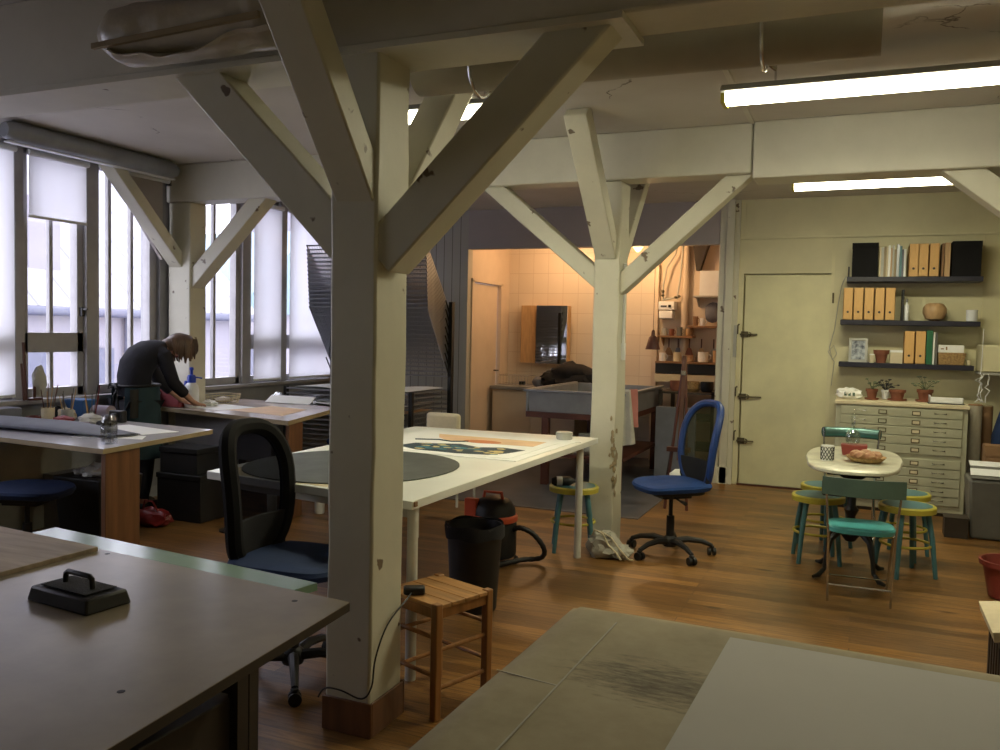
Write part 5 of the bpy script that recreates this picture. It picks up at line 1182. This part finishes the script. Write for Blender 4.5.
tag(o, 'small white paper bag hanging beside the black mesh chair', 'bag')
t = thing('hook_stand', 'thin dark stand that the small white paper bag hangs on', 'stand', (-4.2, 4.9, 0))
b = MB(); b.lathe([(.09, 0), (.09, .012), (.012, .02)], (-4.2, 4.92, 0), 20); build('foot', b, M['iron'], t)
b = MB(); b.tube([(-4.2, 4.92, .02), (-4.2, 4.92, .50), (-4.2, 4.86, .50), (-4.2, 4.85, .475)], .007, 8); build('rod', b, M['iron'], t)
t = thing('waste_bin', 'grey round bin seen under the white table beside the brown leg', 'bin', (-3.82, 5.85, 0))
b = MB(); b.lathe([(.10, 0), (.12, .30), (.126, .31), (.115, .31), (.095, .02), (0, .02)], (-3.80, 5.88, 0), 24); build('bucket', b, M['greyplas'], t)
b = MB(); b.lathe([(.122, .285), (.128, .29), (.128, .315), (.12, .315)], (-3.80, 5.88, 0), 24); build('rim', b, M['steel'], t)
for i, (x, y, l) in enumerate(((-3.99, 5.72, 'white plastic bottle on the floor beside the grey round bin'), (-4.33, 5.55, 'white plastic bottle on the floor left of the brown slab leg'))):
    t = thing('bottle', l, 'bottle', (x, y, 0))
    b = MB(); b.lathe([(.035, 0), (.04, .01), (.04, .17), (.02, .20), (.015, .22)], (x, y, 0), 18); build('body', b, M['whiteplas'], t)
    b = MB(); b.lathe([(.019, .22), (.019, .25), (.0, .252)], (x, y, 0), 14); build('cap', b, M['greyplas'], t)
# on the nearer table
b = MB()
def roll(u, v):
    x = -5.50 + 1.32 * u; a = v * 2 * PI * .93; k = 1 if u < .62 else 1 - (u - .62) / .38 * .78
    return (x - .05 * math.sin(a * .5), 3.93 + .15 * (.5 + .5 * k) * math.cos(a) + .02 * u, .796 + .030 * k * (1 + math.sin(a)))
b.sheet(roll, 20, 28, .006); o = build('felt_roll', b, M['darkgrey']); tag(o, 'folded roll of dark grey felt across the nearer window table', 'felt')
def paper(pts, z, l, m_='paper'):
    b = MB(); b.prism(pts, z, z + .002); o = build('paper_sheet', b, M[m_]); tag(o, l, 'paper')
paper([(-4.78, 4.18), (-4.22, 4.10), (-4.15, 4.34), (-4.72, 4.46)], .7905, 'white paper sheet near the right corner of the nearer window table')
paper([(-4.50, 3.80), (-4.05, 3.93), (-4.15, 4.06), (-4.56, 3.96)], .7906, 'long narrow strip of white paper by the clear cup', 'paper')
t = thing('spray_bottle', 'clear upturned plastic cup at the front corner of the nearer window table', 'cup', (-4.06, 3.69, .79))
b = MB(); b.lathe([(.046, 0), (.046, .12), (.043, .15), (.032, .17), (.0, .172), (.0, .168), (.030, .166), (.040, .148), (.043, .12), (.043, .002)], (-4.06, 3.69, .792), 24); build('cup', b, M['clear'], t)
b = MB(); b.lathe([(.047, .06), (.0475, .061), (.0475, .10), (.047, .101)], (-4.06, 3.69, .792), 24); build('faint_band', b, M['clear'], t)
# clutter at the back of it, in jars
rnd = random.Random(21)
for i, (x, y, r_, h_, m_, l) in enumerate(((-5.20, 4.36, .04, .09, 'steel', 'grey jar of brushes and tools on the nearer window table'), (-5.08, 4.46, .035, .08, 'clearglass', 'clear glass jar of brushes beside the grey tool jar'), (-5.32, 4.30, .045, .10, 'cream', 'cream pot of thin sticks at the back of the nearer window table'))):
    t = thing('brush_jar', l, 'jar', (x, y, .79))
    b = MB(); b.lathe([(r_ * .9, 0), (r_, .006), (r_, h_), (r_ * .93, h_), (r_ * .9, .01), (0, .01)], (x, y, .791), 18); build('jar', b, M[m_], t)
    for k in range(7):
        a = rnd.random() * 6.28; L = rnd.uniform(.17, .26); q = rnd.uniform(.3, .75)
        b = MB(); b.tube([(x + .02 * math.cos(a), y + .02 * math.sin(a), .81), (x + .02 * math.cos(a) + L * .28 * math.cos(a) * q, y + .02 * math.sin(a) + L * .28 * math.sin(a) * q, .80 + L)], [.004, .003], 6); build('brush', b, M[['oak', 'darkwood', 'greyplas', 'red'][k % 4]], t)
b = MB(); b.lathe([(.05, 0), (.052, .02), (.05, .04), (.03, .04), (.028, .02), (.03, 0)], (-5.40, 4.25, .79), 24); o = build('tape_roll', b, M['red'], loc=(-5.40, 4.25, .79)); tag(o, 'roll of red tape at the left of the tool jars', 'tape')
for x, y, s_, m_, sd, l in ((-5.30, 4.44, (.07, .05, .05), 'cream', 2, 'cream rag on the nearer window table beside the red tape'), (-4.96, 4.36, (.10, .07, .04), 'cloth', 5, 'white crumpled rag in front of the mauve roll'),
                            (-4.76, 4.30, (.07, .05, .025), 'blackmat', 8, 'small black cloth lying by the white rag'), (-5.14, 4.28, (.08, .05, .03), 'redpink', 22, 'dull red rag between the jars and the white rag'), (-4.86, 4.20, (.06, .05, .02), 'darkwood', 11, 'brown rag lying flat among the papers'), (-5.46, 4.50, (.04, .04, .05), 'blackmat', 14, 'dark pouch standing against the window sill')):
    b = MB(); b.blob((x, y, .79 + s_[2] * .8), s_, .35, 3, sd, 3, flat=-s_[2] * .8); o = build('rag', b, M[m_]); tag(o, l, 'rag')
t = thing('blue_box', 'small open bright blue box at the back of the nearer window table', 'box', (-5.32, 4.58, .79))
b = MB(); b.hexa([(-5.37, 4.54, .80), (-5.27, 4.54, .80), (-5.27, 4.62, .80), (-5.37, 4.62, .80), (-5.42, 4.51, .93), (-5.22, 4.51, .93), (-5.22, 4.64, .93), (-5.42, 4.64, .93)]); build('body', b, M['bluebox'], t, bev=.003)
b = MB(); b.box(-5.415, -5.225, 4.515, 4.635, .93, .935); build('lid', b, M['bluebox'], t)
t = thing('masking_tape', 'pale mauve cylindrical roll beside the blue box', 'roll', (-5.10, 4.58, .79))
b = MB(); b.tube([(-5.17, 4.57, .845), (-5.03, 4.59, .845)], .055, 20); build('roll', b, M['mauve'], t)
b = MB(); b.tube([(-5.03, 4.59, .845), (-5.022, 4.59, .845)], .03, 16); build('core', b, M['cardtube'], t)
t = thing('camera', 'black compact camera near the person on the nearer window table', 'camera', (-4.92, 4.55, .79))
b = MB(); b.box(-4.98, -4.85, 4.52, 4.57, .791, .875); build('body', b, M['black'], t, bev=.01)
b = MB(); b.tube([(-4.91, 4.52, .83), (-4.91, 4.48, .83)], .028, 18); build('lens', b, M['black'], t)
# things on the sill
t = thing('desk_lamp', 'grey cloth-wrapped lamp standing on the window sill behind the tool jars', 'lamp', (-5.52, 4.33, .93))
b = MB(); b.lathe([(.05, 0), (.05, .015), (.01, .02), (.01, .10)], (-5.53, 4.36, .93), 18); build('base', b, M['darkwood'], t)
b = MB(); b.blob((-5.53, 4.40, 1.07), (.040, .05, .11), .25, 2.5, 4, 3); build('wrapped_head', b, M['cloth'], t)
b = MB(); b.tube([(-5.53, 4.29, .935), (-5.54, 4.28, 1.35)], .011, 8); b.tube([(-5.50, 4.25, .935), (-5.51, 4.24, 1.2)], .008, 8); o = build('wooden_rods', b, M['darkwood']); tag(o, 'two dark wooden rods propped upright beside the wrapped lamp', 'rods')
boxy('dark_case', -5.56, -5.40, 3.74, 4.16, .79, .90, 'darkgrey', 'dark grey flat case at the left edge of the nearer window table', 'case', bev=.01)
# on the farther table
t = thing('pressure_sprayer', 'white pressure sprayer bottle with bright blue pump head', 'spray bottle', (-5.33, 5.82, .79))
sx, sy = -5.30, 5.69
b = MB(); b.lathe([(.055, 0), (.062, .01), (.062, .15), (.055, .19), (.035, .215), (.03, .22)], (sx, sy, .791), 24); build('bottle', b, M['whiteplas'], t)
b = MB(); b.lathe([(.036, .215), (.038, .26), (.030, .28), (.012, .285), (.012, .32), (.018, .325), (.016, .345), (.0, .35)], (sx, sy, .791), 18); b.beam((sx - .04, sy - .02, 1.02), (sx - .05, sy - .02, .97), .02, .02); build('pump_head', b, M['blueplastic'], t)
b = MB(); b.tube([(sx + .02, sy, 1.055), (sx + .06, sy + .02, 1.05), (sx + .085, sy + .035, 1.045)], [.008, .006, .008], 8); build('nozzle', b, M['blueplastic'], t)
b = MB(); b.blob((-5.27, 5.88, .815), (.075, .05, .03), .4, 3, 17, 3, flat=-.024); o = build('paper_wad', b, M['paper']); tag(o, 'crumpled white tissue right of the pressure sprayer', 'tissue')
t = thing('wire_basket', 'low pale wire basket near the window on the farther table', 'basket', (-5.40, 6.42, .79))
b = MB()
for z, s_ in ((.795, .85), (.82, .92), (.845, .97), (.87, 1.0)): b.tube([(-5.40 + x * s_, 6.20 + y * s_, z) for x, y in superell(.13, .15, 3, 28)], .003, 5, closed=True)
for k in range(28):
    x, y = superell(.13, .15, 3, 28)[k]; b.tube([(-5.40 + x * .85, 6.20 + y * .85, .795), (-5.40 + x, 6.20 + y, .87)], .002, 4)
build('wire_sides', b, M['cream'], t)
b = MB(); b.blob((-5.40, 6.20, .82), (.09, .10, .028), .3, 3, 3, 2, flat=-.02); build('contents', b, M['edge'], t)
t = thing('red_box', 'dull red box at the window end of the farther table, behind the hand', 'box', (-5.48, 5.95, .79))
b = MB(); b.box(-5.58, -5.34, 5.59, 5.70, .791, .93); build('body', b, M['redpink'], t, bev=.02)
b = MB(); b.box(-5.585, -5.335, 5.585, 5.705, .92, .95); build('lid', b, M['redpink'], t, bev=.006)
paper([(-5.45, 5.72), (-4.95, 5.62), (-4.86, 6.0), (-5.36, 6.12)], .7905, 'white paper the person is working on')
paper([(-4.9, 5.7), (-4.25, 5.56), (-4.4, 6.1), (-4.85, 6.2)], .7902, 'thin pinkish sheet covering the right half of the farther table', 'inkpeach')
t = thing('glass_sheets', 'leaning clear plastic wallet of sheets on the far right of the window table', 'plastic wallet', (-5.0, 6.62, .79))
b = MB(); b.sheet(lambda u, v: (-5.12 + .52 * u, 6.50 + .10 * v, .80 + .085 * v - .03 * math.sin(PI * u) * v), 10, 6, .003); build('wallet', b, M['clear'], t)
b = MB(); b.sheet(lambda u, v: (-5.14 + .50 * u, 6.47 + .10 * v, .796 + .06 * v), 10, 6, .002); build('sheet', b, M['paper'], t)
# ------------------------------------------------------------------ person bending over the table
def skin(name, chains, mat_, parent, sub=2, root=0, loc=None, scale=None):
    """chains: list of ([(x,y,z,r) or (x,y,z,rx,ry)], attach index or None) -> skin-modifier surface"""
    me = bpy.data.meshes.new(name); vs, es, rs = [], [], []
    for pts, att in chains:
        prev = att
        for p in pts:
            vs.append(p[:3]); rs.append((p[3], p[4] if len(p) > 4 else p[3])); i = len(vs) - 1
            if prev is not None: es.append((prev, i))
            prev = i
    me.from_pydata(vs, es, []); me.update()
    o = bpy.data.objects.new(name, me); COL.objects.link(o); o.parent = parent; WM[o] = WM[parent].copy()
    o.data.materials.append(mat_)
    bm = bmesh.new(); bm.from_mesh(me); lay = bm.verts.layers.skin.verify(); bm.verts.ensure_lookup_table()
    for i, v in enumerate(bm.verts): v[lay].radius = rs[i]; v[lay].use_root = (i == root)
    bm.to_mesh(me); bm.free()
    k = o.modifiers.new('skin', 'SKIN'); k.use_smooth_shade = True; k.branch_smoothing = .3
    s = o.modifiers.new('sub', 'SUBSURF'); s.levels = sub; s.render_levels = sub
    return o
per = thing('person', 'person in a black top and dark teal apron bending over the farther window table', 'person', (-5.30, 5.14, 0), math.atan2(.95, .3))
hipz = .88
spine = [(-.05, 0, hipz, .11, .10), (-.05, 0, 1.0, .07, .07), (-.02, 0, 1.12, .07, .065), (.04, 0, 1.20, .075, .065), (.10, 0, 1.25, .07, .055), (.175, 0, 1.31, .05, .05), (.225, 0, 1.325, .047, .047)]
head = [(.275, 0, 1.318, .082, .075), (.335, 0, 1.318, .088, .085), (.385, 0, 1.315, .065, .065)]
def arm(sy, sh, el, wr, pl, r=1.0):
    return [(sh[0], sh[1], sh[2], .052), ((sh[0] + el[0]) / 2, (sh[1] + el[1]) / 2, (sh[2] + el[2]) / 2, .043), (el[0], el[1], el[2], .037), ((el[0] + wr[0]) / 2, (el[1] + wr[1]) / 2, (el[2] + wr[2]) / 2, .033), (wr[0], wr[1], wr[2], .023, .020), (pl[0], pl[1], pl[2], .032, .017)]
RA = dict(sh=(.10, -.155, 1.25), el=(.17, -.19, 1.03), wr=(.37, -.12, .87), pl=(.43, -.10, .838))
LA = dict(sh=(.12, .155, 1.25), el=(.24, .20, 1.04), wr=(.42, .16, .865), pl=(.49, .14, .832))
def leg(sy): return [(-.05, sy * .085, hipz - .06, .085, .085), (-.02, sy * .10, .64, .067), (.0, sy * .10, .46, .050), (-.02, sy * .10, .26, .048), (-.04, sy * .10, .09, .032), (.0, sy * .10, .04, .034, .03), (.10, sy * .11, .03, .032, .022)]
chains = [(spine, None)]; n0 = len(spine)
chains.append((head, n0 - 1)); n1 = n0 + len(head)
chains.append((arm(-1, **RA), 4)); iR = n1 + 5; n1 += 6
chains.append((arm(1, **LA), 4)); iL = n1 + 5; n1 += 6
chains.append((leg(-1), 0)); n1 += 7
chains.append((leg(1), 0)); n1 += 7
def fingers(A, ip, sy):
    pl = Vector(A['pl']); wr = Vector(A['wr']); f = (pl - wr); f.z = 0; f.normalize(); side = Vector((-f.y, f.x, 0)) * sy
    out = []
    for k, (off, L) in enumerate(((-.024, .058), (-.008, .068), (.009, .064), (.024, .050))):
        b0 = pl + f * .022 - side * off; b0.z -= .002
        out.append(([tuple(b0) + (.0095,), tuple(b0 + f * L * .45 + Vector((0, 0, .004))) + (.0088,), tuple(b0 + f * L * .8 + Vector((0, 0, -.008))) + (.008,), tuple(b0 + f * L + Vector((0, 0, -.017))) + (.007,)], ip))
    b0 = pl - f * .015 + side * .030
    out.append(([tuple(b0) + (.011,), tuple(b0 + f * .028 + side * .016 + Vector((0, 0, -.006))) + (.0095,), tuple(b0 + f * .052 + side * .014 + Vector((0, 0, -.012))) + (.008,)], ip))
    return out
chains += fingers(RA, iR, 1) + fingers(LA, iL, -1)
# nose: the face looks down and forward
ih = n0 + 1
chains.append(([(.325, 0, 1.232, .018), (.335, 0, 1.214, .011)], ih))
body = skin('body', chains, M['skin'], per)
for s_ in (-1, 1):
    b = MB(); b.blob((.352, s_ * .032, 1.238), (.014, .012, .012), 0, 1, 0, 2); build('eye', b, M['paper'], per, w=False)
b = MB(); b.tube([(.293, -.022, 1.238), (.29, 0, 1.234), (.293, .022, 1.238)], [.004, .007, .004], 6); build('mouth', b, M['redpink'], per, w=False)
g = 1.14
b = MB(); rings = []
for x, z, d_, w_, lean in ((-.055, .93, .125, .150, 0), (-.062, 1.00, .122, .140, -.1), (-.062, 1.08, .125, .142, .1), (-.045, 1.16, .128, .155, .45), (.0, 1.225, .125, .170, .8), (.06, 1.27, .108, .180, 1.1), (.12, 1.295, .082, .150, 1.3), (.165, 1.308, .060, .075, 1.4), (.185, 1.312, .054, .058, 1.4)):
    ring = []
    for q in range(28):
        a = 2 * PI * q / 28; u_ = d_ * math.cos(a); ring.append(b.bm.verts.new((x + u_ * math.cos(lean), w_ * math.sin(a), z - u_ * math.sin(lean))))
    rings.append(ring)
for A, B in zip(rings, rings[1:]):
    for q in range(28): b._f([A[q], A[(q + 1) % 28], B[(q + 1) % 28], B[q]])
b._f(rings[0][::-1]); b._f(rings[-1])
for A in (RA, LA):
    sh, el, wr = Vector(A['sh']), Vector(A['el']), Vector(A['wr'])
    b.tube([sh + Vector((-.02, -.035 if sh.y > 0 else .035, .025)), sh, sh.lerp(el, .5), el, el.lerp(wr, .45), el.lerp(wr, .55)], [.062, .066, .056, .050, .045, .042], 14)
build('sweater', b, M['blacktop'], per, w=False)
skin('trousers', [([(-.05, 0, .90, .145, .13)], None), ([(p[0], p[1], p[2], p[3] * 1.2) for p in leg(-1)[:5]], 0), ([(p[0], p[1], p[2], p[3] * 1.2) for p in leg(1)[:5]], 0)], M['trouser'], per)
for s_ in (-1, 1):
    b = MB(); b.blob((.04, s_ * .105, .045), (.125, .048, .05), .05, 2, 1, 3, flat=-.044); build('shoe', b, M['black'], per, w=False)
# apron: a wrap from the waist to the knees, open at the back, with a bow
b = MB()
def apr(u, v):
    a = (u - .5) * 2 * PI * .80; w_ = 1.08 + .16 * v; z = 1.02 - .58 * v
    return (-.05 + (.160 * w_ + .012 * math.sin(a * 5) * v) * math.cos(a), (.172 * w_ + .012 * math.sin(a * 4) * v) * math.sin(a), z)
b.sheet(apr, 40, 14, .006); build('apron', b, M['apron'], per, w=False)
b = MB(); b.tube([(-.05 + .178 * math.cos(a), .190 * math.sin(a), 1.015) for a in [2 * PI * k / 30 for k in range(30)]], .011, 6, closed=True)
for s_ in (-1, 1):
    b.tube([(-.185, 0, 1.015), (-.235, s_ * .05, 1.03), (-.24, s_ * .065, .99), (-.19, 0, 1.01)], .008, 6); b.tube([(-.185, 0, 1.01), (-.215, s_ * .03, .93), (-.205, s_ * .04, .80)], .008, 6)
build('apron_string', b, M['black'], per, w=False)
b = MB(); b.sheet(lambda u, v: (-.16 + .06 * u - .02, -.17 - .01 * math.sin(PI * u) , .99 - .22 * v), 6, 8, .02); build('pocket', b, M['black'], per, w=False)
# hair: cap over the crown and nape plus locks falling past the face
b = MB(); b.blob((.325, 0, 1.345), (.125, .100, .088), .10, 3, 2, 3); b.blob((.245, 0, 1.335), (.085, .07, .055), .12, 3, 4, 3)
rnd = random.Random(9)
for s_ in (-1, 1):
    for k in range(16):
        x = .235 + .0135 * k; L = rnd.uniform(.09, .17) * (.55 + .45 * math.sin(PI * (k + 1) / 17))
        y0_ = s_ * (.085 - .03 * abs(x - .32) / .12)
        b.tube([(x, y0_ * .8, 1.38), (x, y0_ * 1.12, 1.33), (x + .006, y0_ * 1.05, 1.33 - L * .6), (x + .012 + rnd.uniform(-.008, .008), y0_ * .9, 1.33 - L)], [.016, .017, .013, .004], 6)
for k in range(10):
    y0_ = -.055 + .012 * k; b.tube([(.39, y0_, 1.38), (.435, y0_, 1.33), (.43, y0_, 1.27 - rnd.random() * .05)], [.018, .016, .005], 6)
build('hair', b, M['hair'], per, w=False)

# ------------------------------------------------------------------ outside the windows
t = thing('facing_building', 'pale building with a zinc roof seen over the courtyard', 'building', (-18, 15, -6))
b = MB(); b.box(-20, -14, 2, 17.0, -6, 1.70); build('wall', b, M['extwall'], t)
b = MB(); b.hexa([(-13.8, 1.8, 1.68), (-13.8, 17.1, 1.68), (-20, 17.1, 1.68), (-20, 1.8, 1.68), (-13.8, 1.8, 1.80), (-13.8, 17.1, 1.80), (-18.5, 17.1, 6.0), (-18.5, 1.8, 6.0)]); build('roof', b, M['extroof'], t)
b = MB(); b.tube([(-13.75, 1.8, 1.70), (-13.75, 17.1, 1.70)], .09, 10); b.tube([(-13.9, 13.1, 1.7), (-13.9, 13.1, -6)], .06, 8); build('gutter', b, M['extdark'], t)
for y in (8.6, 10.6, 12.1, 14.6):
    b = MB(); b.box(-13.98, -13.94, y, y + .7, .1, 1.0); build('window', b, M['extdark'], t)
b = MB(); b.box(-15.2, -14.6, 11.4, 12.1, 2.2, 3.9); build('dormer', b, M['extwall'], t)
t = thing('gabled_building', 'bluish glazed gable beyond the zinc roof', 'building', (-24, 19, -6))
b = MB(); b.box(-26, -15, 17.6, 24, -6, 1.9); build('wall', b, M['extwall'], t)
b = MB(); b.hexa([(-14.8, 17.4, 1.85), (-14.8, 24.2, 1.85), (-26, 24.2, 1.85), (-26, 17.4, 1.85), (-14.8, 20.6, 4.3), (-14.8, 21.0, 4.3), (-26, 21.0, 4.3), (-26, 20.6, 4.3)]); build('roof', b, M['extblue'], t)
for y in (18.2, 20.2, 22.2):
    b = MB(); b.box(-14.99, -14.95, y, y + .9, .0, 1.3); build('window', b, M['extdark'], t)
t = thing('apartment_block', 'tall pale apartment block visible past the corner post', 'building', (-22, 32, -6))
b = MB(); b.box(-24, -16, 28, 38, -6, 7.5); build('wall', b, M['extwall'], t)
b = MB(); b.box(-24.2, -15.7, 27.7, 38.2, 7.5, 7.9); b.box(-24.1, -15.8, 27.8, 38.1, 4.4, 4.6); build('cornice', b, M['extroof'], t)
for y in (28.6, 30.6, 32.6, 34.6, 36.4):
    for z in (-1.0, 2.0, 5.0):
        b = MB(); b.box(-15.99, -15.93, y, y + 1.0, z, z + 1.7); build('window', b, M['extdark'], t)
b = MB(); b.box(-40, -5.9, -12, 45, -6.2, -6); struct('ground_outside', b, M['extwall'])

# ------------------------------------------------------------------ light
w = bpy.data.worlds.new('sky'); scn.world = w; w.use_nodes = True; nt = w.node_tree; nt.nodes.clear()
bg = nt.nodes.new('ShaderNodeBackground'); wo = nt.nodes.new('ShaderNodeOutputWorld')
bg.inputs['Color'].default_value = (.86, .86, 1.0, 1); bg.inputs['Strength'].default_value = 6.0
nt.links.new(bg.outputs[0], wo.inputs[0])
def area(name, loc, rot, sx, sy, power, color, portal=False):
    l = bpy.data.lights.new(name, 'AREA'); l.shape = 'RECTANGLE'; l.size = sx; l.size_y = sy; l.energy = power; l.color = color
    if portal: l.cycles.is_portal = True
    o = bpy.data.objects.new(name, l); COL.objects.link(o); o.location = loc; o.rotation_euler = rot; return o
for i, (y0, y1) in enumerate(((.9, 5.66), (6.16, 8.35))):
    area('window_portal', (XL - .2, (y0 + y1) / 2, (SILL + HEAD) / 2), (0, R(-90), 0), HEAD - SILL, y1 - y0, 1, (1, 1, 1), True)
def point(name, loc, power, color, r=.05):
    l = bpy.data.lights.new(name, 'POINT'); l.energy = power; l.color = color; l.shadow_soft_size = r
    o = bpy.data.objects.new(name, l); COL.objects.link(o); o.location = loc; return o
for x0, x1, y, z, p in ((-.69, .86, 4.40, 2.665, 24), (-.56, .60, 7.18, 2.68, 20), (-2.75, -1.68, 4.25, 2.67, 12)):
    area('strip_light_lamp', ((x0 + x1) / 2, y, z - .018), (0, 0, 0), x1 - x0 - .08, .10, p, (1.0, .92, .60))
area('offscreen_area_light', (2.4, 1.6, 2.80), (0, 0, 0), 1.2, .1, 10, (1.0, .93, .66))  # unseen area light beyond the right edge, no fitting modelled
point('kitchen_lamp', (-2.36, 9.45, 2.38), 22, (1.0, .60, .28), .06)
point('kitchen_fill', (-3.4, 9.5, 2.45), 17, (1.0, .58, .28), .06)  # general warm fill for the kitchen, no fitting stands here

# ------------------------------------------------------------------ camera
th_, ph_, rho = R(23), R(2.9), .022
F = Vector((-math.sin(th_) * math.cos(ph_), math.cos(th_) * math.cos(ph_), -math.sin(ph_)))
R0 = Vector((math.cos(th_), math.sin(th_), 0)); U0 = R0.cross(F)
Rv = math.cos(rho) * R0 + math.sin(rho) * U0; Uv = math.cos(rho) * U0 - math.sin(rho) * R0
cam = bpy.data.cameras.new('camera'); cam.sensor_fit = 'HORIZONTAL'; cam.sensor_width = 36; cam.lens = 850 / 1000 * 36; cam.clip_start = .05; cam.clip_end = 200
co = bpy.data.objects.new('camera', cam); COL.objects.link(co)
mt = Matrix((Rv, Uv, -F)).transposed().to_4x4(); mt.translation = Vector((0, 0, 1.5)); co.matrix_world = mt
scn.camera = co
vs = scn.view_settings; vs.view_transform = 'Standard'; vs.look = 'None'; vs.gamma = 1; vs.use_curve_mapping = False; vs.exposure = 0.10
